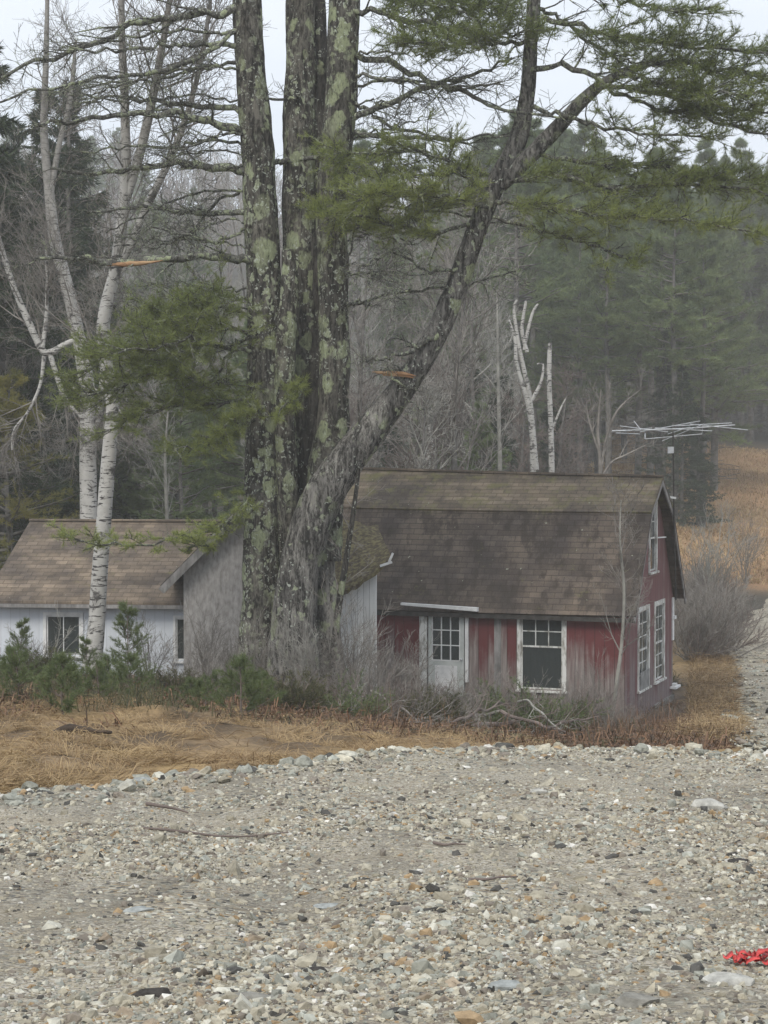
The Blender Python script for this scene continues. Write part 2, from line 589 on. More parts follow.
def grow(o, d, L, m, wob, grav, r):
    N = len(o)
    st = r.normal(size=(N, m - 1, 3)).cumsum(1) * wob
    t = np.linspace(0, 1, m - 1)[None, :, None]
    dd = nrm(d[:, None] + st + np.array([0, 0, 1.]) * grav * t)
    Pn = np.concatenate([o[:, None], o[:, None] + (dd * (L / (m - 1))[:, None, None]).cumsum(1)], 1)
    return Pn


def sprout(Pn, R, n, r, t0=.2, t1=1.0, ang=.9, flat=0.0):
    """n children on every polyline -> origin, direction, radius, parameter"""
    N, m, _ = Pn.shape
    t = t0 + (t1 - t0) * (np.arange(n)[None] + r.random((N, n))) / n
    x = np.clip(t, 0, .999) * (m - 1)
    i = x.astype(int)
    f = (x - i)[..., None]
    idx = np.arange(N)[:, None]
    A, B = Pn[idx, i], Pn[idx, i + 1]
    o = A + (B - A) * f
    T = nrm(B - A)
    rr = R[idx, i] * (1 - f[..., 0]) + R[idx, i + 1] * f[..., 0]
    q = r.normal(size=T.shape)
    if flat:
        q[..., 2] *= (1 - flat)
    q = nrm(q - (q * T).sum(-1, keepdims=True) * T)
    if flat:
        q[..., 2] *= (1 - flat)
    an = ang * (.7 + .6 * r.random((N, n)))[..., None]
    d = nrm(T * np.cos(an) + q * np.sin(an))
    return o.reshape(-1, 3), d.reshape(-1, 3), rr.reshape(-1), t.reshape(-1)


def bare_branches(acc, Pn, R, r, counts, lens, ang=.8, wob=.12, grav=.15, rmin=.004, t0=.25, k=3):
    """levels of leafless twigs on given parent polylines"""
    cur, cr = Pn, R
    for li, (n, L) in enumerate(zip(counts, lens)):
        o, d, rr, t = sprout(cur, cr, n, r, t0 if li == 0 else .15, 1.0, ang)
        l = L * (.5 + .8 * r.random(len(o))) * (1.15 - .6 * t)
        nP = grow(o, d, l, 4, wob, grav, r)
        r0 = np.maximum(np.minimum(rr * .5, l * .013), rmin)
        nR = np.maximum(r0[:, None] * np.linspace(1, .3, 4)[None], rmin * .6)
        acc.tubes(nP, nR, k if li else max(k, 4))
        cur, cr = nP, nR
    return cur, cr


# ------------------------------------------------------------------ scene bookkeeping
def tag(o, label=None, cat=None, group=None, kind=None):
    if label:
        o['label'] = label
    if cat:
        o['category'] = cat
    if group:
        o['group'] = group
    if kind:
        o['kind'] = kind
    return o


def empty(name, loc, rz=0, scale=1):
    o = bpy.data.objects.new(name, None)
    COL.objects.link(o)
    o.location = tuple(float(x) for x in loc)
    o.rotation_euler = (0, 0, rz)
    o.scale = (scale,) * 3
    o.empty_display_size = .2
    return o


def copy_tree(o, parent=None):
    c = o.copy()
    COL.objects.link(c)
    if parent is not None:
        c.parent = parent
    for ch in list(o.children):
        copy_tree(ch, c)
    return c


# ------------------------------------------------------------------ terrain
A = []


def anchor(px, py, Y):
    A.append(P(px, py, Y))


for a in [(0, 792, 14.2), (0, 760, 17), (0, 730, 21), (0, 700, 26.5), (0, 675, 34), (0, 671, 46.8),
          (-300, 760, 17), (-400, 700, 26.5), (-400, 675, 46),
          (200, 774, 16), (200, 748, 20), (200, 718, 26), (200, 700, 33), (184, 690, 44),
          (330, 761, 17.6), (330, 738, 22), (330, 717, 30), (330, 697, 40),
          (450, 756, 19.5), (450, 747, 24), (450, 735, 32), (450, 713, 42),
          (620, 765, 20.5), (620, 750, 24), (620, 738, 32), (620, 724, 42.5),
          (740, 768, 20.5), (740, 752, 24), (740, 745, 30), (740, 703, 47), (700, 660, 58), (740, 604, 83),
          (1100, 750, 24), (1100, 700, 47), (1100, 600, 85),
          (768, 535, 112), (740, 500, 130), (768, 470, 150), (780, 440, 180), (1000, 500, 130),
          (300, 520, 90), (500, 500, 100), (100, 520, 90), (-200, 520, 90), (600, 470, 130), (600, 420, 160), (300, 440, 150),
          (0, 420, 150), (-300, 400, 160), (1100, 400, 190)]:
    anchor(*a)
for X, Y, Z in [(-4, 8, -2.05), (4, 8, -2.05), (0, 3, -1.7), (0, -15, -1.7), (-30, -10, -1.5), (30, -10, -1.6), (-12, 12, -2.3), (14, 12, -2.6), (-30, 30, -3.6),
                (30, 30, -5.0), (2, 14, -2.7), (8, 18, -3.2), (-2, 11, -2.35),
                (-150, 50, -2), (150, 60, -4), (-150, 200, 14), (160, 200, 8), (0, 240, 17), (-40, 330, 38), (70, 330, 26), (-200, 330, 40),
                (220, 330, 24), (-60, 430, 56), (90, 430, 42), (0, 600, 66), (-350, 600, 60), (350, 600, 50), (-350, 200, 14), (350, 200, 12),
                (350, -20, -2), (-350, -20, -2)]:
    A.append(np.array([X, Y, Z], float))
A = np.array(A)


def tps_fit(A):
    def warp(p):
        return p
    q = A[:, :2]
    n = len(q)
    d2 = ((q[:, None] - q[None]) ** 2).sum(-1)
    K = np.sqrt(d2 + 1.0)          # smooth linear kernel keeps far anchors from ringing
    K = -K
    Pm = np.concatenate([np.ones((n, 1)), q], 1)
    S = np.zeros((n + 3, n + 3))
    S[:n, :n] = K + np.eye(n) * 1e-6
    S[:n, n:] = Pm
    S[n:, :n] = Pm.T
    w = np.linalg.solve(S, np.concatenate([A[:, 2], np.zeros(3)]))
    return q, w


TQ, TW = tps_fit(A)


def gz_base(x, y):
    x = np.asarray(x, float)
    y = np.asarray(y, float)
    sh = x.shape
    x = x.ravel()
    y = y.ravel()
    out = np.empty(len(x))
    for s in range(0, len(x), 20000):
        xs, ys = x[s:s + 20000], y[s:s + 20000]
        d = np.sqrt((xs[:, None] - TQ[None, :, 0]) ** 2 + (ys[:, None] - TQ[None, :, 1]) ** 2 + 1.0)
        out[s:s + 20000] = -d @ TW[:-3] + TW[-3] + TW[-2] * xs + TW[-1] * ys
    return out.reshape(sh)


EX = [-14, -10, -6, -4.5, -2.9, -2.2, -1.53, -.76, .16, 1.0, 2.2, 3.8, 5.5, 8, 14]
EY = [4, 7, 10.6, 12.2, 14.0, 14.8, 15.85, 17.2, 18.5, 19.8, 19.6, 19.0, 19.2, 20.5, 22]


def yedge(x):
    x = np.asarray(x, float)
    return np.interp(x, EX, EY) - .45 + .18 * vnoise(np.stack([x, x * 0], -1), 1.7, 5) + .08 * vnoise(np.stack([x, x * 0], -1), 6, 6)


def gz(x, y):
    """natural ground with lumps"""
    x = np.asarray(x, float)
    y = np.asarray(y, float)
    q = np.stack([x, y], -1)
    z = gz_base(x, y)
    near = np.clip((70 - y) / 30, 0, 1)
    z = z + near * (.07 * fbm(q, .55, 11, 3) + .05 * fbm(q, 1.9, 12, 2))
    hayz = np.clip((34 - y) / 6, 0, 1) * np.clip((y - 13) / 2, 0, 1)
    z = z + hayz * (.10 * np.abs(fbm(q, 1.1, 41, 3)) + .05 * fbm(q, 3.1, 42, 2) - .05)
    # stay beneath the gravel pad
    d = yedge(x) - y
    plane = -(1.26 + .09 * y)
    under = np.clip(d / .8, 0, 1)
    z = np.where(d > -.0, np.minimum(z, plane - .05 - .22 * under), z)
    far = np.clip((y - 60) / 60, 0, 1)
    return z + far * .5 * fbm(q, .05, 13, 3)


def gpad(x, y):
    q = np.stack([np.asarray(x, float), np.asarray(y, float)], -1)
    plane = -(1.26 + .09 * q[..., 1])
    d = yedge(q[..., 0]) - q[..., 1]
    lip = .02 * np.exp(-((d - .5) / .45) ** 2) - .06 * np.clip((q[..., 0] - .5) / 2, 0, 1) * np.exp(-((d - .3) / 1.2) ** 2)
    drop = np.where(d < 0, d * .75, 0)
    z = plane + lip + drop + .030 * fbm(q, .8, 21, 3) + .010 * fbm(q, 4, 22, 3)
    # shallow wheel ruts running away from the camera
    c = q[..., 0] * .97 + .18 * q[..., 1] - 2.0
    for off in (-.9, .8, 3.2):
        z = z - .055 * np.exp(-((c - off) / .28) ** 2) * (d > .8)
    return z


def on(px, Y):
    X = (px - 384) / F * Y
    return np.array([X, Y, float(gz(np.array([X]), np.array([Y]))[0])])


def axis(pieces):
    out = [pieces[0][0]]
    for a, b, st in pieces:
        n = max(1, int(round((b - a) / st)))
        out += list(np.linspace(a, b, n + 1)[1:])
    return np.array(out)


def grid_acc(xs, ys, zf, colf=None):
    Xg, Yg = np.meshgrid(xs, ys)
    Z = zf(Xg, Yg)
    V = np.stack([Xg, Yg, Z], -1).reshape(-1, 3)
    nx, ny = len(xs), len(ys)
    i = np.arange(ny - 1)[:, None] * nx
    j = np.arange(nx - 1)[None]
    f = np.stack([i + j, i + j + 1, i + nx + j + 1, i + nx + j], -1).reshape(-1, 4)
    a = Acc()
    a.add(V, f, col=None if colf is None else colf(V))
    return a


def ground_col(V):
    x, y, z = V[:, 0], V[:, 1], V[:, 2]
    q = V[:, :2]
    px = 384 + F * x / np.maximum(y, 3)
    n1 = fbm(q, .5, 31, 4)[:, None]
    n2 = fbm(q, 2.6, 32, 3)[:, None]
    straw = np.array([.22, .155, .085]) * (1 + .28 * n2) + np.array([.05, .03, .0]) * n1
    litter = np.array([.085, .062, .042]) * (1 + .35 * n2)
    wood = np.array([.055, .048, .036]) * (1 + .3 * n2)
    field = np.array([.33, .205, .11]) * (1 + .2 * n1) + np.array([-.06, -.06, -.04]) * np.clip(fbm(q * np.array([.5, 1]), .16, 33, 3), 0, 1)[:, None]
    w_straw = np.clip((29 - y + 7 * n1[:, 0] + 3 * n2[:, 0] - np.clip(x, -4, 6) * .6) / 4, 0, 1)[:, None] * (1 - .75 * np.clip(fbm(q, 1.5, 44, 3) * 2 - .35, 0, 1))[:, None]
    c = litter + (straw - litter) * w_straw
    r = np.clip((x - 7.6 + 1.2 * n1[:, 0]) / 1.5, 0, 1) * np.clip((y - 34) / 4, 0, 1) * np.clip((70 - y) / 10, 0, 1)
    c = c + (straw * .85 - c) * r[:, None]
    wf = np.clip((y - 60) / 12, 0, 1)[:, None]
    c = c + (wood - c) * wf
    ff = np.clip((x - (7.5 + (y - 80) * .13) + 3 * n1[:, 0]) / 3, 0, 1) * np.clip((y - 84 - 4 * n1[:, 0]) / 6, 0, 1) * np.clip((160 - y) / 6, 0, 1)
    c = c + (field - c) * ff[:, None]
    # fresh grass tinge at the foot of the young pines
    gsum = np.clip((fbm(q, .35, 37, 3) - .15) * 2, 0, .5) * np.clip((y - 24) / 6, 0, 1) * np.clip((60 - y) / 10, 0, 1)
    c = c + (np.array([.06, .07, .025]) - c) * gsum[:, None]
    return np.clip(c, .01, 1)


xs = axis([(-420, -60, 20), (-60, -14, 2), (-14, 14, .2), (14, 60, 2), (60, 420, 20)])
ys = axis([(-30, 2, 2), (2, 52, .22), (52, 110, 1.5), (110, 200, 4), (200, 640, 15)])
tag(grid_acc(xs, ys, gz, ground_col).build('ground', M['ground'], smooth=True), kind='structure')

xs = axis([(-14, 14, .1)])
ys = axis([(-3, 5, .4), (5, 23, .09)])
tag(grid_acc(xs, ys, gpad).build('gravel_road', M['gravel'], smooth=True), kind='structure')


# track that climbs away to the right of the house
def gtrack_pts():
    c = [P(905, 740, 22), P(868, 735, 27), P(830, 722, 34), P(806, 700, 42), P(788, 665, 54), P(784, 630, 68), P(800, 598, 84), P(880, 565, 100)]
    return smoothpath(c, 140)


TR = gtrack_pts()
TT = nrm(np.gradient(TR[:, :2], axis=0))
TN = np.stack([TT[:, 1], -TT[:, 0]], 1)
ww = np.linspace(-1, 1, 17)
halfw = 1.75
Xg = TR[:, 0][:, None] + TN[:, 0][:, None] * ww[None] * halfw * (1 + .12 * vnoise(np.stack([TR[:, 1], TR[:, 0] * 0], -1), .4, 3))[:, None]
Yg = TR[:, 1][:, None] + TN[:, 1][:, None] * ww[None] * halfw
Zg = gz(Xg, Yg) + .10 * (1 - ww[None] ** 4) - .04 + .03 * fbm(np.stack([Xg, Yg], -1), 2, 77, 3)
a = Acc()
i = np.arange(139)[:, None] * 17
j = np.arange(16)[None]
a.add(np.stack([Xg, Yg, Zg], -1).reshape(-1, 3), np.stack([i + j, i + j + 1, i + 17 + j + 1, i + 17 + j], -1).reshape(-1, 4))
tag(a.build('gravel_track', M['gravel'], smooth=True), kind='structure')


# ------------------------------------------------------------------ stones
def ico(sub):
    t = (1 + 5 ** .5) / 2
    v = [(-1, t, 0), (1, t, 0), (-1, -t, 0), (1, -t, 0), (0, -1, t), (0, 1, t), (0, -1, -t), (0, 1, -t), (t, 0, -1), (t, 0, 1), (-t, 0, -1), (-t, 0, 1)]
    f = [(0, 11, 5), (0, 5, 1), (0, 1, 7), (0, 7, 10), (0, 10, 11), (1, 5, 9), (5, 11, 4), (11, 10, 2), (10, 7, 6), (7, 1, 8), (3, 9, 4), (3, 4, 2), (3, 2, 6),
         (3, 6, 8), (3, 8, 9), (4, 9, 5), (2, 4, 11), (6, 2, 10), (8, 6, 7), (9, 8, 1)]
    v = [np.array(p) / np.linalg.norm(p) for p in v]
    for _ in range(sub):
        nf, mid = [], {}
        for a_, b_, c_ in f:
            ids = []
            for p, q in ((a_, b_), (b_, c_), (c_, a_)):
                k = (min(p, q), max(p, q))
                if k not in mid:
                    m = v[p] + v[q]
                    v.append(m / np.linalg.norm(m))
                    mid[k] = len(v) - 1
                ids.append(mid[k])
            nf += [(a_, ids[0], ids[2]), (b_, ids[1], ids[0]), (c_, ids[2], ids[1]), tuple(ids)]
        f = nf
    return np.array(v), np.array(f)


PAL = np.array([(.33, .30, .23), (.40, .37, .29), (.26, .26, .22), (.46, .445, .375), (.56, .54, .49), (.075, .072, .065), (.30, .215, .125), (.19, .165, .135), (.33, .335, .29), (.29, .235, .17)])
PALP = np.array([.25, .18, .13, .10, .025, .065, .05, .14, .05, .03])
PALP = PALP / PALP.sum()


def stones(acc, Pts, S, r, sub=0, flat=.6, jit=.28, pal=None):
    N = len(Pts)
    V, f = ico(sub)
    tmpl = []
    for k in range(12):
        jj = V * (1 + jit * r.normal(size=(len(V), 1))) if sub == 0 else V * (1 + jit * fbm(V * 1.0 + k * 7, 1.3, k, 3)[:, None])
        tmpl.append(jj)
    tmpl = np.array(tmpl)
    T = tmpl[r.integers(0, 12, N)]
    sc = S[:, None] * np.stack([.8 + .7 * r.random(N), .6 + .5 * r.random(N), flat * (.6 + .7 * r.random(N))], 1)
    T = T * sc[:, None]
    an = r.random(N) * 6.283
    tl = r.normal(size=N) * .3
    c, s_ = np.cos(tl)[:, None], np.sin(tl)[:, None]
    T = np.stack([T[..., 0] * c - T[..., 2] * s_, T[..., 1], T[..., 0] * s_ + T[..., 2] * c], -1)
    c, s_ = np.cos(an)[:, None], np.sin(an)[:, None]
    T = np.stack([T[..., 0] * c - T[..., 1] * s_, T[..., 0] * s_ + T[..., 1] * c, T[..., 2]], -1)
    T = T + Pts[:, None]
    ci = r.choice(len(PAL), N, p=PALP if pal is None else pal)
    col = PAL[ci] * (.8 + .4 * r.random((N, 1)))
    Fs = f[None] + (np.arange(N) * len(V))[:, None, None]
    acc.add(T.reshape(-1, 3), Fs.reshape(-1, 3), col=np.repeat(col, len(V), 0))


def pad_points(n, r, ymin=5.2, ymax=20.5, margin=.27):
    # more per square metre close by, where single stones can be seen
    u = r.random(n)
    Y = 1 / (1 / ymin + u * (1 / ymax - 1 / ymin)) if False else ymin * (ymax / ymin) ** u
    m = np.where(r.random(n) < .7, r.random(n) * .245, .245 + .45 * r.random(n) ** 1.6) * np.where(r.random(n) < .5, -1, 1)
    X = m * Y * (margin / .27)
    ok = Y < yedge(X) + .5
    return X[ok], Y[ok]


r = np.random.default_rng(3)
a = Acc()
X, Y = pad_points(210000, r)
clump = fbm(np.stack([X, Y], -1), .9, 51, 3) + .35 * np.clip((X * .97 + .0 * Y) / 2, -1, 1)
keep = r.random(len(X)) < np.clip(.55 + .8 * clump, .12, 1)
X, Y = X[keep], Y[keep]
S = np.exp(r.normal(size=len(X)) * .5) * .0062 * (1 + .025 * Y)
stones(a, np.stack([X, Y, gpad(X, Y)], -1), S, r, flat=.75)
# medium stones
X, Y = pad_points(8500, r)
clump = fbm(np.stack([X, Y], -1), .7, 52, 3) + .3 * np.clip(X / 2, -1, 1)
keep = r.random(len(X)) < np.clip(.35 + 1.2 * clump, .04, 1)
X, Y = X[keep], Y[keep]
S = np.exp(r.normal(size=len(X)) * .45) * .0115 * (1 + .02 * Y)
stones(a, np.stack([X, Y, gpad(X, Y) + S * .02], -1), S, r, flat=.65)
tag(a.build('gravel_stones', M['stone']), 'loose crushed stones strewn over the gravel road', 'gravel', kind='stuff')

# rubble along the edge of the pad
a = Acc()
n = 5200
X = r.random(n) * 11 - 5.5
off = np.abs(r.normal(size=n)) * .75 - .25
Y = yedge(X) - off * 1.0
S = np.exp(r.normal(size=n) * .6) * .0155
S = np.where(X > 1.5, S * .85, S)
stones(a, np.stack([X, Y, np.maximum(gpad(X, Y), gz(X, Y)) + S * .2], -1), S, r, sub=1, flat=.65, jit=.5,
       pal=np.array([.20, .15, .20, .08, .02, .06, .05, .14, .08, .02]) / 1.0)
tag(a.build('edge_rubble', M['stone']), 'pale broken stones banked along the far edge of the gravel road', 'rubble', kind='stuff')

# stones on the far track
a = Acc()
n = 9000
k = r.integers(0, 90, n)
w = (r.random(n) * 2 - 1) * 1.85
X = TR[k, 0] + TN[k, 0] * w
Y = TR[k, 1] + TN[k, 1] * w
S = np.exp(r.normal(size=n) * .5) * .03
stones(a, np.stack([X, Y, gz(X, Y) + .06 + S * .1], -1), S, r, flat=.6)
tag(a.build('track_stones', M['stone']), 'loose stones on the gravel track right of the red house', 'gravel', kind='stuff')


def rock(px, py, size, col, label, flat=.5, name='rock', stretch=1.4):
    # intersect the view ray with the pad
    Y = np.linspace(5, 21, 3000)
    zr = np.array([P(px, py, 1.0)[2]])[0] * Y
    X = (px - 384) / F * Y
    g_ = gpad(X, Y)
    i_ = np.argmax(zr < g_)
    V, f = ico(3)
    rr = np.random.default_rng(int(px * 7 + py))
    n_ = fbm(V + rr.random(3) * 20, 1.2, 3, 4)[:, None]
    pl = nrm(rr.normal(size=(9, 3)))
    V = V * (1 + .22 * n_)
    for p_ in pl:                       # facet like split stone
        dd = V @ p_
        V = V - np.maximum(dd - .72, 0)[:, None] * p_ * .9
    V = V * np.array([stretch, .8, flat]) * size
    c_ = np.array(col) * (1 + .25 * fbm(V, 12, 5, 3)[:, None])
    a_ = Acc()
    a_.add(V, f, col=c_)
    o = a_.build(name, M['stone'], smooth=False, loc=(X[i_], Y[i_], g_[i_] + size * flat * .25))
    o.rotation_euler = (0, 0, rr.random() * .6 - .3)
    tag(o, label, 'rock')
    return o


GREY, PALE, DARK, BLUE = (.25, .24, .21), (.43, .42, .38), (.055, .05, .045), (.32, .335, .32)
for d in [(713, 808, .085, PALE, 'large pale boulder near the right edge of the gravel road', .6),
          (508, 988, .055, BLUE, 'blue-grey smooth stone at the bottom, left of the red tape', .4),
          (150, 997, .055, DARK, 'dark brown lump of stone at the bottom left of the gravel', .5),
          (315, 973, .042, DARK, 'small black stone at the bottom, centre left of the gravel', .5),
          (250, 1000, .055, GREY, 'low grey-brown stone at the bottom beside the dark lump', .4),
          (330, 907, .055, BLUE, 'flat pale blue-grey slab sunk in the middle of the gravel', .22),
          (137, 911, .05, BLUE, 'flat grey slab lying in the left of the gravel', .3),
          (198, 772, .05, PALE, 'round pale rock on the grassy edge of the gravel, left of centre', .9),
          (637, 1004, .06, GREY, 'grey stone at the very bottom below the red tape', .45),
          (540, 793, .05, PALE, 'small white stone near the top centre of the gravel', .6),
          (140, 782, .06, BLUE, 'broad grey boulder half sunk in the left edge of the gravel', .5),
          (105, 790, .04, GREY, 'low dull stone at the far left of the stony edge', .5),
          (740, 862, .055, DARK, 'long dark stone by the right side of the gravel', .25),
          (735, 983, .07, PALE, 'whitish stone under the red tape', .4)]:
    rock(*d)


# sticks on gravel
def stick(px, py, L, ang, label, rad=.008):
    Y = np.linspace(5, 21, 3000)
    zr = P(px, py, 1.0)[2] * Y
    X = (px - 384) / F * Y
    i_ = np.argmax(zr < gpad(X, Y))
    c_ = np.array([X[i_], Y[i_]])
    t_ = np.linspace(-.5, .5, 7)
    q = c_[None] + np.stack([np.cos(ang) * t_ * L, np.sin(ang) * t_ * L + .02 * np.sin(t_ * 9)], 1)
    pts = np.stack([q[:, 0], q[:, 1], gpad(q[:, 0], q[:, 1]) + rad * 1.6], 1)
    pts = pts - np.array([c_[0], c_[1], pts[3, 2]])
    a_ = Acc()
    stem_mesh(a_, pts, [rad, rad * .9, rad * .5], 16, 7, .15, 4)
    tag(a_.build('stick', M['twig_brown'], loc=(c_[0], c_[1], float(gpad(c_[0], c_[1])) + rad * 1.6), smooth=True), label, 'stick')


stick(215, 838, .85, .04, 'long thin brown stick lying across the upper left of the gravel')
stick(166, 810, .28, .0, 'short brown stick on the gravel near the grassy edge', .012)
stick(494, 881, .25, .3, 'short tilted brown twig in the middle of the gravel', .008)
stick(450, 847, .18, -.1, 'tiny dark twig right of centre on the gravel', .009)

# torn red plastic tape
a = Acc()
Yt = np.linspace(5, 21, 3000)
i_ = np.argmax(P(753, 967, 1.0)[2] * Yt < gpad((753 - 384) / F * Yt, Yt))
cx, cy = (753 - 384) / F * Yt[i_], Yt[i_]
cz = float(gpad(cx, cy))
rr = np.random.default_rng(5)
for kk in range(9):
    n_ = 14
    t_ = np.linspace(0, 1, n_)
    an = rr.random() * 1.2 - .6 + (math.pi if kk % 2 else 0)
    L = .045 + .075 * rr.random()
    off = rr.normal(size=2) * .018
    x = off[0] + np.cos(an) * L * t_ + .012 * np.sin(t_ * 9 + kk)
    y = off[1] + np.sin(an) * L * t_ * .7 + .012 * np.cos(t_ * 7 + kk)
    z = .012 + .018 * np.abs(np.sin(t_ * 5 + kk)) + .014 * rr.random(n_) + .01 * (kk % 3)
    w_ = .008 + .012 * np.abs(np.sin(t_ * 8 + kk))
    V = np.concatenate([np.stack([x, y - w_, z], 1), np.stack([x, y + w_, z + .012 * rr.random(n_)], 1)])
    V = np.concatenate([V, V + np.array([0, 0, .0012])])
    q = [(i, i + 1, n_ + i + 1, n_ + i) for i in range(n_ - 1)]
    q += [(2 * n_ + i, 3 * n_ + i, 3 * n_ + i + 1, 2 * n_ + i + 1) for i in range(n_ - 1)]
    q += [(i, 2 * n_ + i, 2 * n_ + i + 1, i + 1) for i in range(n_ - 1)] + [(n_ + i, n_ + i + 1, 3 * n_ + i + 1, 3 * n_ + i) for i in range(n_ - 1)]
    a.add(V, q)
tag(a.build('plastic_tape', M['tape'], loc=(cx, cy, cz), smooth=True), 'crumpled torn red plastic tape lying on the gravel at the lower right', 'plastic tape')


# ------------------------------------------------------------------ RED HOUSE
def window(parent, at, ux, w, h, rows, cols, trim, name='window', mat='white', paned=True, sash=None, label=None, sill=True, nrmv=None, proud=.03, depth=.05):
    """window in wall: at = lower-left corner (local), ux = unit vector along wall, nrmv = outward normal"""
    at = np.asarray(at, float)
    ux = np.asarray(ux, float)
    nv = np.asarray(nrmv, float)
    uz = np.array([0, 0, 1.])

    def bx(acc, u0, u1, z0, z1, d0, d1):
        acc.prism([at + ux * u0 + uz * z0 + nv * d0, at + ux * u1 + uz * z0 + nv * d0, at + ux * u1 + uz * z1 + nv * d0, at + ux * u0 + uz * z1 + nv * d0], nv * (d1 - d0))
    f = Acc()
    bx(f, -trim, 0, -.02, h + trim, -.06, proud)
    bx(f, w, w + trim, -.02, h + trim, -.06, proud)
    bx(f, 0, w, h, h + trim, -.06, proud - .004)
    wo = f.build(name, M[mat], parent)
    if label:
        wo['label'] = label
    if sill:
        s_ = Acc()
        bx(s_, -trim - .03, w + trim + .03, -.07, -.022, -.05, proud + .04)
        s_.build('sill', M[mat], wo)
    s_ = Acc()
    e = .035
    bx(s_, 0.002, e, 0, h - .002, -.05, -.01)
    bx(s_, w - e, w - .002, 0, h - .002, -.05, -.01)
    bx(s_, e, w - e, h - e, h - .002, -.05, -.01)
    bx(s_, e, w - e, 0, e, -.05, -.01)
    spans = sash or [(0, h / 2, 1, 1), (h / 2, h, rows, cols)]
    for z0, z1, rr_, cc_ in spans:
        if z0 > 0:
            bx(s_, e, w - e, z0 - .02, z0 + .02, -.052, -.006)
        for c_ in range(1, cc_):
            x_ = e + (w - 2 * e) * c_ / cc_
            bx(s_, x_ - .011, x_ + .011, z0 + .02, z1 - .02, -.046, -.014)
        for q_ in range(1, rr_):
            z_ = z0 + (z1 - z0) * q_ / rr_
            bx(s_, e, w - e, z_ - .011, z_ + .011, -.044, -.016)
    s_.build('sash', M[mat], wo)
    g_ = Acc()
    bx(g_, e * .5, w - e * .5, e * .5, h - e * .5, -.036, -.030)
    g_.build('glass', M['glass'], wo)
    return wo


TH = math.radians(20)
house = empty('red_house', (5.43, 42.8, -6.15), -TH)
tag(house, 'weathered red gambrel-roofed house with peeling boards, mossy shingles and a white door', 'house')
# local frame: x to the right along the front (house lies at x<0), y back
HL, HW = 8.5, 5.5
HE, HK, HR = 2.45, 4.70, 5.52          # eave, knee, ridge heights
tw = .12


def wall_x(acc, x0, x1, z0, z1, y0, th, holes):
    """wall along x from x0..x1 with rectangular holes (hx0,hx1,hz0,hz1)"""
    cur = x0
    for hx0, hx1, hz0, hz1 in sorted(holes):
        if hx0 > cur:
            acc.box(cur, hx0, y0, y0 + th, z0, z1)
        if hz0 > z0:
            acc.box(hx0, hx1, y0, y0 + th, z0, hz0)
        if hz1 < z1:
            acc.box(hx0, hx1, y0, y0 + th, hz1, z1)
        cur = hx1
    if cur < x1:
        acc.box(cur, x1, y0, y0 + th, z0, z1)


a = Acc()
wall_x(a, -HL, 0, -.25, HE, 0, tw, [(-2.42, -1.43, .66, 2.34), (-4.70, -3.76, .38, 2.40)])
a.build('front_wall', M['red'], house)
a = Acc()
a.box(-HL, 0, HW - tw, HW, -.25, HE)
a.build('back_wall', M['red'], house)


def gable(x0, x1, holes):
    a = Acc()

    def pr(pts):
        a.prism([(x0, t, z) for t, z in pts], (x1 - x0, 0, 0))
    e = tw + .001
    yk, zk = 1.45, HK - .08
    half = HW / 2

    def top(t):
        tt = min(t, HW - t)
        if tt <= yk:
            return HE + (zk - HE) * tt / yk
        return zk + (HR - .08 - zk) * (tt - yk) / (half - yk)
    # lower storey
    cur = e
    for t0, t1, z0, z1 in holes['low']:
        pr([(cur, -.25), (t0, -.25), (t0, HE), (cur, HE)])
        pr([(t0, -.25), (t1, -.25), (t1, z0), (t0, z0)])
        pr([(t0, z1), (t1, z1), (t1, HE), (t0, HE)])
        cur = t1
    pr([(cur, -.25), (HW - e, -.25), (HW - e, HE), (cur, HE)])
    t0, t1, z0, z1 = holes['up']
    pr([(.0, HE), (t0, HE), (t0, top(t0)), (yk, zk)])
    if t1 < HW - yk:
        pr([(t1, HE), (HW, HE), (HW - yk, zk), (t1, top(t1))])
    pr([(t0, HE), (t1, HE), (t1, z0), (t0, z0)])
    pts = [(t0, z1), (t1, z1), (t1, top(t1))] + ([(half, top(half))] if t0 < half < t1 else []) + [(t0, top(t0))]
    pr(pts)
    return a


HOL = {'low': [(1.46, 2.52, .55, 2.38), (3.3, 4.3, .55, 2.38)], 'up': (2.62, 3.36, 3.25, 4.82)}
gable(-tw, 0, HOL).build('gable_wall', M['red_gable'], house)
gable(-HL, -HL + tw, {'low': [(1.46, 2.52, .56, .6), (3.3, 4.3, .56, .6)], 'up': (2.62, 3.36, 3.25, 3.3)}).build('gable_wall', M['red_gable'], house)

# roof slabs, ridge rises a little towards the far end where the frame has settled
OV, LO, RO = .22, -HL - .2, .30


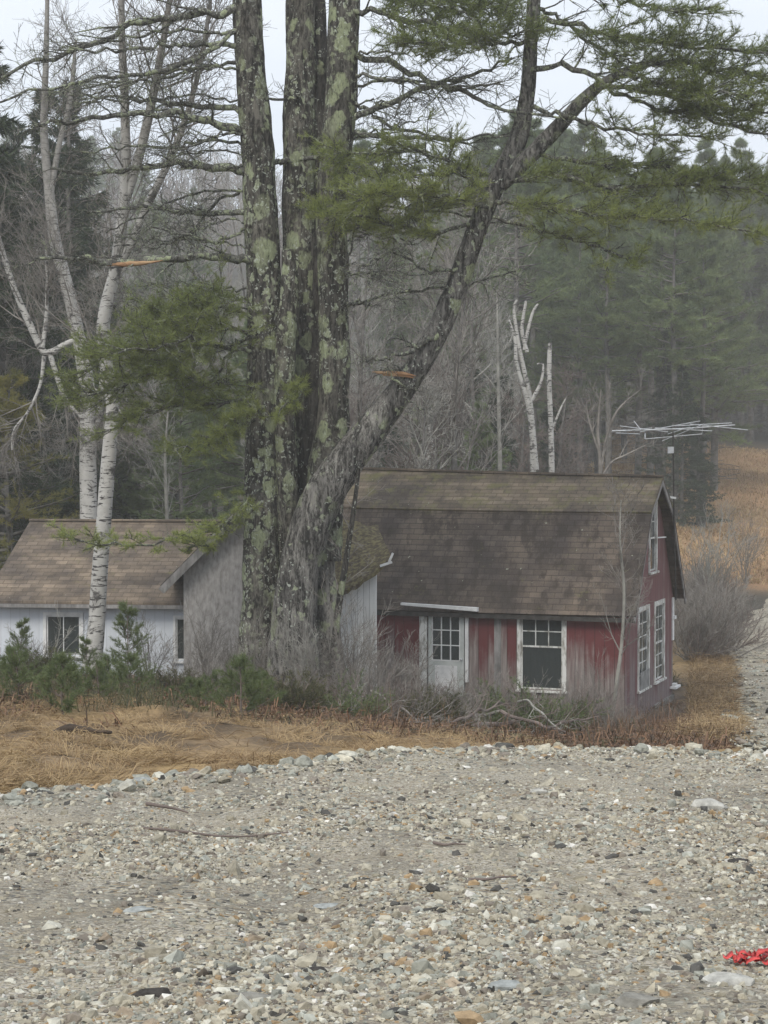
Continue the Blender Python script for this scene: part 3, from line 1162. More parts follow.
def slab(y0, z0, y1, z1, th, name, mat, zl0=0, zl1=0, nx=24):
    """roof slope from (y0,z0) up to (y1,z1); zl0/zl1: extra height at the far end; gentle sag"""
    a = Acc()
    xs = np.linspace(LO, RO, nx + 1)
    ny = 6
    V = []
    n_ = nrm(np.array([0, -(z1 - z0), (y1 - y0)]) * (1 if y1 > y0 else -1))
    for lay in (0, -th):
        for j_ in range(ny + 1):
            t_ = j_ / ny
            for x in xs:
                f_ = (RO - x) / (RO - LO)
                zz = z0 + (z1 - z0) * t_ + (zl0 * (1 - t_) + zl1 * t_) * f_ - .03 * math.sin(f_ * math.pi) * (1 - .5 * t_)
                zz += .012 * math.sin(x * 3.1 + j_) * (0 < j_ < ny)
                V.append(np.array([x, y0 + (y1 - y0) * t_, zz]) + n_ * lay)
    V = np.array(V)
    w_ = nx + 1
    top = (ny + 1) * w_
    q = []
    for j_ in range(ny):
        for i_ in range(nx):
            b_ = j_ * w_ + i_
            q.append((b_, b_ + 1, b_ + w_ + 1, b_ + w_))
            q.append((top + b_, top + b_ + w_, top + b_ + w_ + 1, top + b_ + 1))
    for i_ in range(nx):
        for b_ in (i_, ny * w_ + i_):
            q.append((b_, top + b_, top + b_ + 1, b_ + 1))
    for j_ in range(ny):
        for b_ in (j_ * w_, j_ * w_ + nx):
            q.append((b_, b_ + w_, top + b_ + w_, top + b_))
    a.add(V, q)
    return a.build(name, M[mat], house)


yk = 1.45
slab(-OV, HE - .02, yk, HK, .07, 'lower_roof', 'roof_low', 0, .06)
slab(yk - .05, HK + .015, HW / 2, HR, .06, 'upper_roof', 'roof_up', .06, .2)
slab(HW + OV, HE - .02, HW - yk, HK, .07, 'lower_roof', 'roof_low', 0, .06)
slab(HW - yk + .05, HK + .015, HW / 2, HR, .06, 'upper_roof', 'roof_up', .06, .2)
# ridge cap
a = Acc()
xs = np.linspace(LO - .01, RO + .01, 40)
for i_ in range(39):
    f0, f1 = [(RO - x) / (RO - LO) for x in (xs[i_], xs[i_ + 1])]
    zc = [HR + .2 * f - .015 * math.sin(f * math.pi) for f in (f0, f1)]
    a.bar((xs[i_], HW / 2, zc[0] + .012), (xs[i_ + 1], HW / 2, zc[1] + .012), .15, .05)
a.build('ridge_cap', M['roof_tan'], house)
# eave fascia and rake boards
a = Acc().bar((LO + .03, -OV + .03, HE - .13), (RO - .03, -OV + .03, HE - .13), .025, .10)
a.build('fascia', M['dark_wood'], house)
for sgn in (1, -1):
    a = Acc()
    yy = lambda t: t if sgn == 1 else HW - t
    a.bar((RO - .02, yy(-OV + .02), HE - .16), (RO - .02, yy(yk), HK - .13), .03, .12)
    a.bar((RO - .02, yy(yk), HK - .13), (RO - .02, yy(HW / 2), HR - .13), .03, .12)
    a.build('rake_board', M['grey_wood'], house)
# front window
window(house, (-2.42, 0, .66), (1, 0, 0), .99, 1.68, 2, 3, .09, nrmv=(0, -1, 0), mat='white', sash=[(0, .98, 1, 1), (.98, 1.68, 2, 3)],
       label='tall double-hung window with six small panes above')
# sheet added behind the glass, its tones imitate the brush reflected there
a = Acc()
xx = np.linspace(-2.38, -1.46, 40)
V = np.concatenate([np.stack([xx, .22 + .02 * np.sin(xx * 40), np.full(40, .7)], 1), np.stack([xx, .22 + .02 * np.sin(xx * 40), np.full(40, 1.5) + .3 * (xx + 2.4)], 1)])
a.add(V, [(i, i + 1, 41 + i, 40 + i) for i in range(39)])
a.build('reflection_sheet', simple('reflection_sheet_tones', (.09, .095, .08), (.24, .23, .20), 5, stretch=(2, 1, .5)), house)
# gable windows
window(house, (0, 1.46, .55), (0, 1, 0), 1.06, 1.83, 3, 2, .10, nrmv=(1, 0, 0), sash=[(0, .9, 3, 2), (.9, 1.83, 3, 2)], label='peeling white window nearest the front corner')
window(house, (0, 3.3, .55), (0, 1, 0), 1.0, 1.83, 3, 2, .10, nrmv=(1, 0, 0), sash=[(0, .9, 3, 2), (.9, 1.83, 3, 2)], label='peeling white window towards the back corner')
window(house, (0, 2.62, 3.25), (0, 1, 0), .74, 1.57, 2, 2, .09, nrmv=(1, 0, 0), label='tall narrow attic window in the gable')
a = Acc().box(.036, .05, 1.50, 2.48, .5, .95)
a.build('loose_board', M['board'], house)
# corner boards
a = Acc().box(-.001, .03, HW - .16, HW + .03, 1.35, HE - .02)
a.box(.03, .07, HW - .1, HW + .12, 1.88, 1.96)
a.build('corner_board', M['white_clean'], house)
a = Acc().box(.0, .025, .0, .1, .0, HE - .05)
a.build('corner_board', M['red_gable'], house)
a = Acc().box(-.05, .16, HW - .35, HW + .25, .14, .19)
a.box(.02, .12, HW - .2, HW + .0, .19, .26)
a.build('meter_shelf', M['white_clean'], house)
# stone foundation
a = Acc()
a.box(-.08, .045, 3.2, HW + .02, -1.0, -.02)
a.box(-HL, .04, -.04, .10, -1.0, -.02)
a.box(-.06, .04, .1, 3.2, -1.0, -.12)
a.build('foundation', M['concrete'], house)
# little brackets on the gable
a = Acc().bar((.0, 3.55, 4.02), (.12, 3.95, 4.02), .04, .03)
a.build('bracket', M['white_clean'], house)

# door
d = Acc()
d.box(-4.665, -4.57, -.02, .03, .39, 2.36)      # stiles and rails round the glass
d.box(-3.895, -3.79, -.02, .03, .39, 2.36)
d.box(-4.57, -3.895, -.02, .03, .39, 1.24)
d.box(-4.57, -3.895, -.02, .03, 2.30, 2.36)
do = d.build('door', M['door'], house)
d = Acc()
for c_ in (0, 1, 2, 3):
    x_ = -4.57 + .675 * c_ / 3
    d.box(x_ - .012, x_ + .012, -.028, .0, 1.24, 2.30)
for q_ in (0, 1, 2, 3):
    z_ = 1.24 + 1.06 * q_ / 3
    d.box(-4.556, -3.909, -.026, -.002, z_ - .012, z_ + .012)
d.build('muntins', M['white_clean'], do)
d = Acc().box(-4.569, -3.896, .0, .006, 1.241, 2.299)
d.build('glass', M['glass'], do)
d = Acc()
d.box(-4.50, -3.96, -.026, -.021, .52, 1.12)
d.build('lower_panel', M['white_clean'], do)
V, f = ico(2)
d = Acc()
d.add(V * .03 + np.array([-3.85, -.06, 1.28]), f)
d.build('handle', M['metal'], do, smooth=True)
d = Acc().box(-4.88, -4.70, -.05, .04, .05, 2.42)
d.build('door_post', M['white'], house)
d = Acc().box(-3.76, -3.68, -.05, .04, .75, 2.42)
d.build('door_post', M['white_clean'], house)
d = Acc().box(-4.70, -3.76, -.03, .06, .28, .385)
d.build('threshold', M['grey_wood'], house)
d = Acc()
d.prism([(-5.25, -.32, 2.53), (-3.38, -.32, 2.43), (-3.38, -.32, 2.52), (-5.25, -.32, 2.58)], (0, .12, .0))
d.build('door_hood', M['white_clean'], house)
# peeled trim board between door and window
d = Acc().box(-3.06, -2.90, -.022, -.001, .2, 2.35)
d.build('batten', M['grey_wood'], house)

# TV antenna on its mast beside the gable
base = P(674, 520, 46.4)
an = empty('tv_antenna', base)
tag(an, 'old aluminium television antenna on a thin mast beside the red house gable', 'antenna')


def loc(px, py, Y=46.4):
    return P(px, py, Y) - base


a = Acc()
a.tubes(np.array([[loc(676, 600), loc(674, 520), loc(673, 432)]]), np.array([[.022, .02, .018]]), 6)
a.build('mast', M['dark_wood'], an, smooth=True)
a = Acc()
a.tubes(np.array([[loc(612, 431), loc(680, 429), loc(735, 425)]]), np.array([[.02, .02, .016]]), 5)
a.tubes(np.array([[loc(645, 439), loc(702, 434), loc(703, 425)]]), np.array([[.012, .012, .012]]), 4)
a.build('boom', M['metal'], an, smooth=True)
for (x0, y0, x1, y1, dy) in [(612, 432, 652, 428, .5), (620, 426, 668, 432, -.4), (634, 421, 641, 430, .3), (640, 432, 700, 421, .6), (655, 428, 712, 431, -.5), (662, 441, 704, 424, .8),
                             (675, 426, 732, 423, .6), (690, 424, 748, 430, -.6), (668, 434, 690, 427, .9), (616, 433, 640, 434, .8), (645, 433, 645, 439, .1)]:
    a = Acc()
    a.tubes(np.array([[loc(x0, y0, 46.4 + dy), loc(x1, y1, 46.4 - dy)]]), np.array([[.011, .011]]), 4)
    a.build('element', M['metal'], an)
a = Acc().bar(loc(669, 497), loc(676, 498), .05, .05)
a.build('bracket', M['white_clean'], an)
a = Acc().box(-.16, -.02, -.05, .05, loc(668, 450)[2] - .08, loc(668, 450)[2] + .08)
a.build('amplifier_box', M['metal'], an)

# ------------------------------------------------------------------ SUNKEN PORCH (beside the red house)
pb = P(356, 696, 41.5)
po = empty('lean_to_shed', pb)
tag(po, 'pale board lean-to shed with a sagging mossy roof beside the red house', 'shed')
q = lambda px, py, Y: P(px, py, Y) - pb
a = Acc()
tl, tr, br_, bl = q(318, 606, 41.6), q(375, 571, 41.6), q(376, 712, 41.6), q(318, 712, 41.6)
a.prism([bl, br_, tr, tl], (0, .1, 0))
a.build('front_wall', M['pale_boards'], po)
a = Acc()
a.prism([q(376.5, 712, 41.61), q(376.5, 571, 41.61), q(376.5, 571, 41.61) + np.array([.0, 2.2, .3]), q(376.5, 712, 41.61) + np.array([.0, 2.2, 0])], (-.08, 0, 0))
a.build('side_wall', M['pale_boards'], po)
# lumpy roof sheet
a = Acc()
nx_, ny_ = 20, 12
c00, c10, c01, c11 = q(312, 607, 41.3), q(392, 559, 41.3), q(318, 512, 43.9), q(378, 526, 43.9)
V = []
for lay in (0, -.09):
    for j_ in range(ny_ + 1):
        for i_ in range(nx_ + 1):
            s_, t_ = i_ / nx_, j_ / ny_
            p_ = (c00 * (1 - s_) + c10 * s_) * (1 - t_) + (c01 * (1 - s_) + c11 * s_) * t_
            p_ = p_ + np.array([0, 0, lay + .05 * float(vnoise(np.array([s_ * 6, t_ * 6, 3.]), 1, 4)) - .05 * math.sin(s_ * 3.14)])
            if j_ == 0:
                p_ = p_ + np.array([0, 0, -.05 * float(vnoise(np.array([s_ * 14, 0, 9.]), 1, 4))])
            V.append(p_)
w_ = nx_ + 1
top = w_ * (ny_ + 1)
qq = [(j_ * w_ + i_, j_ * w_ + i_ + 1, (j_ + 1) * w_ + i_ + 1, (j_ + 1) * w_ + i_) for j_ in range(ny_) for i_ in range(nx_)]
qq += [tuple(top + k_ for k_ in reversed(f_)) for f_ in qq]
qq += [(i_, top + i_, top + i_ + 1, i_ + 1) for i_ in range(nx_)]
qq += [(j_ * w_ + nx_, top + j_ * w_ + nx_, top + (j_ + 1) * w_ + nx_, (j_ + 1) * w_ + nx_) for j_ in range(ny_)]
a.add(np.array(V), qq)
a.build('roof', M['porch_roof'], po)
a = Acc().bar(q(389, 562, 41.25), q(393, 553, 41.25), .05, .03)
a.bar(q(380, 566, 41.25), q(392, 562, 41.25), .03, .05)
a.build('gutter_end', M['white_clean'], po)

# ------------------------------------------------------------------ GREY GABLED WING
gb = P(245, 690, 44)
gw = empty('grey_wing', gb)
tag(gw, 'windowless grey gabled outbuilding behind the trunks of the great pine', 'outbuilding')
hw, wt, pk, et = 1.42, 2.55, 4.38, 1.92
gy = 5.2
a = Acc()
zt = pk - .1
zw = zt - hw
a.prism([(-hw, 0, -.3), (hw, 0, -.3), (hw, 0, zw), (0, 0, zt), (-hw, 0, zw)], (0, .12, 0))
a.build('front_wall', M['grey_wall'], gw)
a = Acc()
a.box(-hw, -hw + .1, .121, gy, -.3, zw - .02)
a.build('side_wall', M['grey_wall'], gw)
a = Acc()
a.box(hw - .1, hw, .121, gy, -.3, zw - .02)
a.build('side_wall', M['grey_wall'], gw)
for sgn in (-1, 1):
    a = Acc()
    a.prism([(0, -.3, pk), (sgn * et, -.3, pk - et), (sgn * et, gy + .5, pk - et), (0, gy + .5, pk)][::sgn], (0, 0, -.085))
    a.build('roof', M['roof_grey'], gw)
    a = Acc()
    a.bar((0.0, -.325, pk - .15), (sgn * (et - .02), -.325, pk - et - .13), .045, .17)
    a.build('rake_board', M['grey_wood'], gw)
a = Acc().box(-.14, .14, -.36, -.30, pk - .36, pk - .27)
a.build('ridge_trim', M['white_clean'], gw)

# ------------------------------------------------------------------ WHITE HOUSE
wb = P(184, 690, 45.7)
wh = empty('white_house', (wb[0], wb[1], -5.5), -math.radians(7))
tag(wh, 'low white house with a faded tan shingle roof at the left behind the birch', 'house')
WL, WD = 4.6, 7.0
we, wr = 1.83, 3.66
wl = lambda px: -((184 - px) / F * 46.1) / math.cos(math.radians(7))
a = Acc()
w1 = (wl(44.5), wl(79), .52, 1.48)
w2 = (wl(176), wl(200), .43, 1.45)
wall_x(a, -WL, 1.2, -.5, we, 0, .12, [w1, w2])
a.build('front_wall', M['white_wall'], wh)
for x_ in (-WL, 1.08):
    a = Acc()
    a.prism([(x_, .121, -.5), (x_, WD, -.5), (x_, WD, we), (x_, WD / 2, wr - .08), (x_, .121, we)], (.12, 0, 0))
    a.build('gable_wall', M['white_wall'], wh)
a = Acc().box(-WL + .13, 1.07, WD - .12, WD, -.5, we)
a.build('back_wall', M['white_wall'], wh)
for y0, y1 in ((-.35, WD / 2), (WD + .35, WD / 2)):
    a = Acc()
    z0 = we + .04 - .02
    a.prism([(-WL - .3, y0, z0), (1.3, y0, z0), (1.3, y1, wr), (-WL - .3, y1, wr)], (0, 0, -.07))
    a.build('roof', M['roof_tan'], wh)
a = Acc().bar((-WL - .31, WD / 2, wr + .01), (1.31, WD / 2, wr + .01), .22, .05)
a.build('ridge_cap', M['roof_tan'], wh)
a = Acc().bar((-WL - .3, -.34, we - .09), (1.3, -.34, we - .09), .03, .09)
a.build('fascia', M['grey_wood'], wh)
window(wh, (w1[0], 0, w1[2]), (1, 0, 0), w1[1] - w1[0], w1[3] - w1[2], 1, 2, .08, nrmv=(0, -1, 0), mat='white_clean', sash=[(0, w1[3] - w1[2], 1, 2)],
       label='wide two-pane window left of the birch')
window(wh, (w2[0], 0, w2[2]), (1, 0, 0), w2[1] - w2[0], w2[3] - w2[2], 1, 1, .06, nrmv=(0, -1, 0), mat='white_clean', sash=[(0, w2[3] - w2[2], 1, 1)],
       label='narrow window half hidden by the grey wing')
for wx_ in (w1, w2):
    a = Acc().box(wx_[0] - .06, wx_[1] + .06, .4, .42, wx_[2] - .1, wx_[3] + .1)
    a.build('blind', simple('green_grey_blind', (.045, .055, .035), (.08, .09, .06), 4), wh)


# ------------------------------------------------------------------ GREAT PINE
PB = P(295, 694, 40)
pine = empty('great_pine', PB)
tag(pine, 'huge old multi-stemmed white pine with lichen-covered trunks and one stem leaning right', 'pine tree')
Yp = 40.0


def lp(pts, Y0=Yp, Y1=None):
    """pixel path -> points local to the pine; Y runs from Y0 to Y1"""
    n_ = len(pts)
    Y1 = Y0 if Y1 is None else Y1
    return np.array([P(p_[0], p_[1], (Y0 + (Y1 - Y0) * k_ / (n_ - 1)) if len(p_) < 3 else p_[2]) - PB for k_, p_ in enumerate(pts)])


px2m = Yp / F


def stem(pts, widths, mat, Y0, Y1=None, n=90, seed=1, flare=.0, name='stem', rough=.07, label=None):
    a_ = Acc()
    stem_mesh(a_, lp(pts, Y0, Y1), [w * px2m / 2 * .84 for w in widths], n, 22, rough, seed, flare)
    o = a_.build(name, M[mat], pine, smooth=True)
    if label:
        o['label'] = label
    return o


stem([(258, 705), (261, 620), (262, 540), (263, 440), (266, 350), (262, 250), (258, 150), (250, 60), (244, -60), (238, -220)],
     [54, 44, 44, 44, 44, 42, 40, 36, 33, 22], 'bark_lichen', 39.9, 40.2, 120, 2, .25, label='left stem, thick with green lichen')
stem([(293, 640), (294, 540), (296, 430), (302, 330), (300, 230), (299, 130), (301, 50), (300, -60), (296, -220)],
     [42, 42, 44, 44, 42, 40, 36, 33, 22], 'bark_lichen', 40.6, 40.9, 110, 3, label='middle stem')
stem([(312, 600), (312, 480), (316, 390), (319, 300), (319, 230), (319, 120), (317, 20), (312, -120)],
     [44, 42, 38, 36, 30, 24, 22, 18], 'bark_dark', 40.35, 41.2, 110, 4, label='charcoal-dark stem behind the others')
stem([(290, 560), (287, 480), (284, 400), (287, 330), (290, 285), (287, 250)],
     [26, 26, 25, 25, 22, 12], 'bark_lichen', 39.75, 39.7, 70, 12, name='stem', label='short broken-topped stem crusted with pale green lichen')
stem([(322, 560), (326, 480), (334, 400), (334, 300), (332, 210), (340, 110), (344, 20), (345, -60), (350, -220)],
     [46, 46, 38, 36, 36, 38, 36, 34, 20], 'bark_lichen', 40.0, 40.0, 120, 5, label='right upright stem')
stem([(292, 712), (294, 640), (299, 570), (318, 508), (345, 464), (374, 426), (402, 388), (430, 345), (452, 298), (471, 246), (491, 194), (516, 145), (527, 95), (531, 40), (536, -30), (545, -150)],
     [60, 50, 46, 46, 43, 38, 30, 28, 26, 24, 25, 22, 18, 16, 15, 8], 'bark_grey', 39.4, 38.8, 160, 6, .25, label='stem leaning far out to the right')
stem([(333, 710), (328, 640), (322, 570), (322, 510)], [40, 32, 30, 30], 'bark_grey', 39.9, 39.9, 50, 7, .2, name='stem', label='short brown-grey stem at the foot, right side')
stem([(277, 706), (276, 640), (278, 560), (286, 480), (292, 400)], [30, 28, 30, 30, 24], 'bark_dark', 40.4, 40.6, 60, 8, .2, label='dark stem low between the trunks')
stem([(500, 186), (528, 158), (560, 125), (585, 98), (612, 78), (650, 64)], [17, 18, 17, 15, 11, 6], 'bark_grey', 38.9, 38.3, 60, 9, label='fork rising right from the leaning stem')

# pale torn wood
a = Acc()
for k_, (x0, x1, dy, rd) in enumerate([(376, 416, 0, .04), (382, 414, 2, .034), (372, 398, -1, .02)]):
    stem_mesh(a, lp([(x0, 373 + dy), ((x0 * 2 + x1) / 3, 373 + dy), ((x0 + 2 * x1) / 3, 374 + dy), (x1, 376 + dy)], 38.85), [.006, rd, rd, .006], 16, 7, .35, 3 + k_)
a.build('torn_wood', M['wood_orange'], pine, smooth=True)

prng = np.random.default_rng(21)
folA, folB = Acc(), Acc()
wood_total = 0


def limb(pts, r0, Y0, Y1, twigs=10, tl=.8, foliage=0.0, f0=.35, spread=1.0, tuft=.10, tint=.55, mat='limb', droop=-.05, seed=0, dead=True, fol=None, wide=1.0, sub=(4, 3)):
    """one limb with its side twigs; foliage>0 adds needle plumes on the outer part"""
    r_ = np.random.default_rng(seed + int(pts[0][0] * 3 + pts[0][1]))
    path = smoothpath(lp(pts, Y0, Y1), 22)
    path[1:-1] += r_.normal(size=(20, 3)) * .035
    R = 1.15 * np.linspace(r0, max(r0 * .3, .014), 22)
    a_ = Acc()
    a_.tubes(path[None], R[None], 8)
    L1 = path[None]
    R1 = R[None]
    if twigs:
        o_, d_, rr_, t_ = sprout(L1, R1, twigs, r_, .12, 1.0, .85, flat=.5)
        l_ = tl * (.35 + .9 * r_.random(len(o_))) * (1.15 - .5 * t_)
        P2 = grow(o_, d_, l_, 5, .16, .12 if foliage else droop, r_)
        R2 = np.maximum(rr_ * .42, .008)[:, None] * np.linspace(1, .35, 5)[None]
        a_.tubes(P2, R2, 4)
        o_, d_, rr_, t_ = sprout(P2, R2, sub[0], r_, .2, 1.0, .75, flat=.4)
        P3 = grow(o_, d_, tl * .42 * (.4 + .9 * r_.random(len(o_))), 4, .18, .1 if foliage else 0, r_)
        R3 = np.full(P3.shape[:2], .0065) * np.linspace(1, .55, 4)[None]
        a_.tubes(P3, R3, 3)
        if not foliage:
            o_, d_, rr_, t_ = sprout(P3, R3, sub[1], r_, .2, 1.0, .8)
            P4 = grow(o_, d_, .16 + .14 * r_.random(len(o_)), 3, .2, 0, r_)
            a_.tubes(P4, np.full(P4.shape[:2], .0045), 3)
    ob = a_.build('limb', M[mat], pine, smooth=True)
    if foliage:
        r2 = r_
        n2 = int(36 * foliage)
        o_, d_, rr_, t_ = sprout(L1, R1, n2, r2, f0, 1.0, 1.0, flat=.65)
        l_ = spread * 1.2 * (.4 + .8 * r2.random(len(o_))) * (1.25 - .6 * t_)
        Q2 = grow(o_, d_, l_, 5, .12, .16, r2)
        S2 = np.full(Q2.shape[:2], .012) * np.linspace(1, .5, 5)[None]
        o_, d_, rr_, t_ = sprout(Q2, S2, 7, r2, .15, 1.0, .8, flat=.45)
        Q3 = grow(o_, d_, spread * .38 * (.4 + .8 * r2.random(len(o_))), 4, .12, .2, r2)
        w_ = Acc()
        w_.tubes(Q2, S2, 4)
        w_.tubes(Q3, np.full(Q3.shape[:2], .006), 3)
        w_.build('twigs', M['limb'], ob)
        o_, d_, rr_, t_ = sprout(Q3, np.full(Q3.shape[:2], .006), 5, r2, .15, 1.0, .45)
        base_t = tint + .30 * (r2.random(len(o_)) - .5) + .18 * np.repeat(r2.random(n2) - .5, 35)
        fa = Acc()
        fa.needles(o_, nrm(d_ + np.array([0, 0, .35])), 8, tuft * 1.3, .0085, r2, .7, np.clip(base_t, 0, 1))
        fa.build('foliage', M['needle'], ob)
    return ob


# dead limbs reaching left
limb([(240, 131), (200, 118), (156, 113), (94, 119), (35, 126)], .085, 40, 38.5, 14, .9, seed=1)
limb([(240, 112), (200, 105), (156, 102), (120, 97), (70, 95)], .06, 40, 41.5, 14, .9, seed=2)
limb([(236, 46), (200, 45), (164, 45), (120, 50), (70, 47)], .055, 40, 38.8, 14, 1.0, seed=3)
limb([(244, 171), (210, 166), (184, 162), (137, 170), (90, 173), (50, 168)], .085, 40, 39, 16, .9, seed=4)
limb([(246, 212), (210, 212), (176, 211), (129, 207), (88, 212)], .06, 40, 41.3, 13, .9, seed=5)
limb([(250, 260), (215, 257), (176, 258), (117, 264), (80, 258), (35, 258)], .085, 39.8, 38.4, 12, .8, seed=6)
limb([(236, 8), (200, 15), (137, 23), (98, 43), (39, 59), (-10, 86)], .08, 40, 38.7, 20, 1.2, seed=7)
limb([(238, 30), (190, 60), (140, 75), (90, 78), (30, 92), (-15, 105)], .05, 40, 37.5, 18, 1.2, seed=8)
limb([(246, 190), (220, 200), (190, 232), (150, 250)], .035, 40, 41, 9, .6, seed=9)
limb([(250, 225), (225, 238), (190, 236), (150, 228)], .035, 40, 39, 9, .6, seed=19)
a = Acc()
stem_mesh(a, lp([(88, 261), (110, 262), (130, 262), (150, 260), (178, 258)], 38.95), [.04, .055, .06, .06, .055], 24, 10, .15, 8)
a.build('limb', M['limb'], pine, smooth=True)
a = Acc()
for k_, (x0, x1, dy, rd) in enumerate([(108, 152, 2.6, .035), (116, 158, 1.4, .034), (104, 132, 3.2, .022), (130, 163, .8, .02)]):
    stem_mesh(a, lp([(x0, 261.5 + dy), ((x0 * 2 + x1) / 3, 262.2 + dy), ((x0 + 2 * x1) / 3, 261.6 + dy), (x1, 259.5 + dy)], 38.90), [.006, rd * 1.35, rd * 1.25, .004], 16, 7, .35, 3 + k_)
a.build('torn_wood', M['wood_orange'], pine, smooth=True)
# dead/bare limbs on the right
limb([(348, 52), (390, 62), (434, 82), (470, 95), (505, 110), (560, 118)], .065, 40, 38.0, 14, 1.0, seed=10)
limb([(346, 121), (380, 108), (434, 86), (470, 76), (512, 58)], .07, 40, 38.8, 12, .9, seed=11)
limb([(350, 136), (400, 138), (450, 139), (510, 136)], .05, 40, 38.3, 14, .9, seed=12)
limb([(346, 101), (366, 110), (387, 125), (434, 139), (480, 140), (530, 128)], .045, 40, 39.5, 12, .9, seed=13)
limb([(344, 72), (400, 80), (450, 88), (500, 84)], .035, 40, 38, 12, .9, seed=22)
limb([(470, 262), (430, 272), (395, 252), (360, 268)], .035, 39, 37.8, 12, .9, seed=14)
limb([(438, 335), (415, 350), (380, 358), (360, 362)], .055, 38.9, 38.5, 5, .5, seed=15)
limb([(322, 300), (345, 304), (358, 302), (372, 306)], .05, 40, 39.3, 4, .4, seed=16)
limb([(292, 160), (250, 166), (225, 168)], .06, 40.5, 39.6, 4, .4, seed=17)
limb([(300, 160), (325, 158), (350, 168), (380, 178)], .05, 40, 39.5, 5, .5, seed=18)
limb([(260, 330), (235, 345), (215, 380), (190, 395)], .04, 40, 39.4, 8, .6, seed=20)
limb([(340, 290), (352, 240), (358, 200)], .025, 39.8, 39.5, 6, .6, seed=23)
limb([(300, 96), (270, 98), (262, 88)], .03, 40.4, 40, 4, .4, seed=24)
# needle-bearing limbs, right
limb([(531, 70), (564, 66), (611, 83), (660, 96), (713, 120), (775, 138)], .06, 38.8, 37.6, 14, 1.1, .9, .45, 1.0, tint=.35, seed=30)
limb([(532, 107), (580, 120), (628, 132), (713, 139)], .045, 38.8, 37.2, 14, .9, .6, .4, .8, tint=.4, seed=31)
limb([(534, 22), (570, 24), (611, 34), (690, 46), (790, 55)], .055, 38.8, 37.5, 12, 1.0, 1.5, .4, 1.0, tint=.3, seed=32)
limb([(640, 66), (680, 62), (720, 70), (790, 78)], .05, 38.3, 37.5, 10, .9, 1.6, .1, 1.0, tint=.4, seed=33)
limb([(620, 74), (660, 84), (710, 92), (790, 96)], .045, 38.3, 36.8, 10, .9, 1.5, .1, 1.0, tint=.45, seed=34)
limb([(600, 85), (650, 108), (700, 112), (780, 112)], .04, 38.4, 38.6, 10, .8, 1.1, .3, .9, tint=.4, seed=35)
limb([(345, 12), (380, 14), (430, 24), (480, 34), (530, 30)], .06, 40, 38.0, 10, 1.0, 1.7, .25, 1.1, tint=.35, seed=36)
limb([(346, -10), (400, 0), (450, 2), (500, 8)], .05, 40, 38.6, 8, 1.0, 1.5, .3, 1.0, tint=.35, seed=37)
limb([(534, 40), (500, 44), (450, 44), (400, 40)], .045, 38.8, 37.2, 8, .9, 1.0, .3, .9, tint=.4, seed=38)
limb([(536, -20), (580, -10), (640, 6), (700, 10)], .05, 38.8, 37.5, 10, .9, .8, .4, .9, tint=.35, seed=39)
limb([(533, 5), (560, 20), (610, 55), (640, 62)], .045, 38.8, 39.6, 12, .9, .7, .4, .8, tint=.35, seed=40)
limb([(490, 196), (455, 168), (420, 152), (375, 152), (335, 155)], .05, 38.9, 37.6, 8, .9, 1.2, .15, .8, tint=.6, seed=41)
limb([(488, 205), (450, 196), (410, 192), (365, 196)], .05, 38.9, 37.0, 8, .9, 1.7, .1, .9, tint=.75, seed=42)
limb([(480, 222), (440, 232), (400, 226), (350, 214), (322, 212)], .04, 39, 37.8, 8, .9, 1.0, .2, .8, tint=.7, seed=43)
limb([(500, 182), (550, 178), (610, 188), (680, 184), (790, 196)], .055, 38.9, 37.4, 8, 1.0, 1.7, .1, 1.0, tint=.55, seed=44)
limb([(492, 200), (540, 205), (600, 214), (680, 222), (760, 232)], .045, 38.9, 37.0, 8, 1.0, 1.6, .1, .9, tint=.75, seed=45)
limb([(516, 150), (570, 160), (640, 165), (700, 178), (770, 176)], .05, 38.9, 37.8, 8, 1.0, 1.3, .3, 1.0, tint=.4, seed=46)
limb([(484, 214), (540, 230), (590, 245), (640, 262)], .035, 39, 38.2, 8, .8, .5, .3, .8, tint=.6, seed=47)
limb([(500, 178), (470, 172), (430, 176), (380, 172), (350, 180)], .035, 39, 39.5, 6, .8, 1.0, .1, .8, tint=.5, seed=55)
# needle plumes on the left and low down
limb([(252, 318), (215, 306), (175, 316), (130, 338), (88, 372)], .045, 39.8, 37.6, 8, 1.0, 1.7, .1, 1.0, tint=.5, seed=48)
limb([(252, 352), (210, 348), (165, 362), (118, 388), (80, 396)], .045, 39.8, 38.2, 8, 1.0, 1.5, .15, .9, tint=.55, seed=49)
limb([(252, 372), (222, 385), (190, 378), (150, 372)], .035, 39.8, 38.0, 8, .8, 1.0, .2, .7, tint=.5, seed=50)
limb([(248, 300), (220, 296), (190, 302), (150, 322)], .035, 39.8, 38.8, 8, .9, 1.0, .2, .8, tint=.35, seed=56)
limb([(280, 420), (250, 412), (225, 424), (205, 440)], .03, 39.3, 38.4, 6, .6, .6, .1, .5, tint=.75, seed=51)
limb([(284, 400), (296, 384), (300, 392), (280, 410)], .025, 39.3, 38.6, 4, .4, .35, .1, .4, tint=.7, seed=52)
limb([(258, 505), (225, 526), (170, 540), (110, 545), (66, 536)], .03, 39.6, 38.2, 8, .7, .7, .1, .6, tint=.9, seed=53)
limb([(262, 488), (240, 505), (215, 540), (190, 548)], .025, 39.6, 38.6, 6, .5, .45, .2, .5, tint=.9, seed=54)
limb([(416, 372), (402, 370), (388, 370), (376, 371)], .05, 39.1, 38.9, 3, .3, seed=66)
limb([(385, 372), (400, 385), (412, 402), (425, 410)], .02, 38.9, 38.4, 5, .4, .0, seed=57)

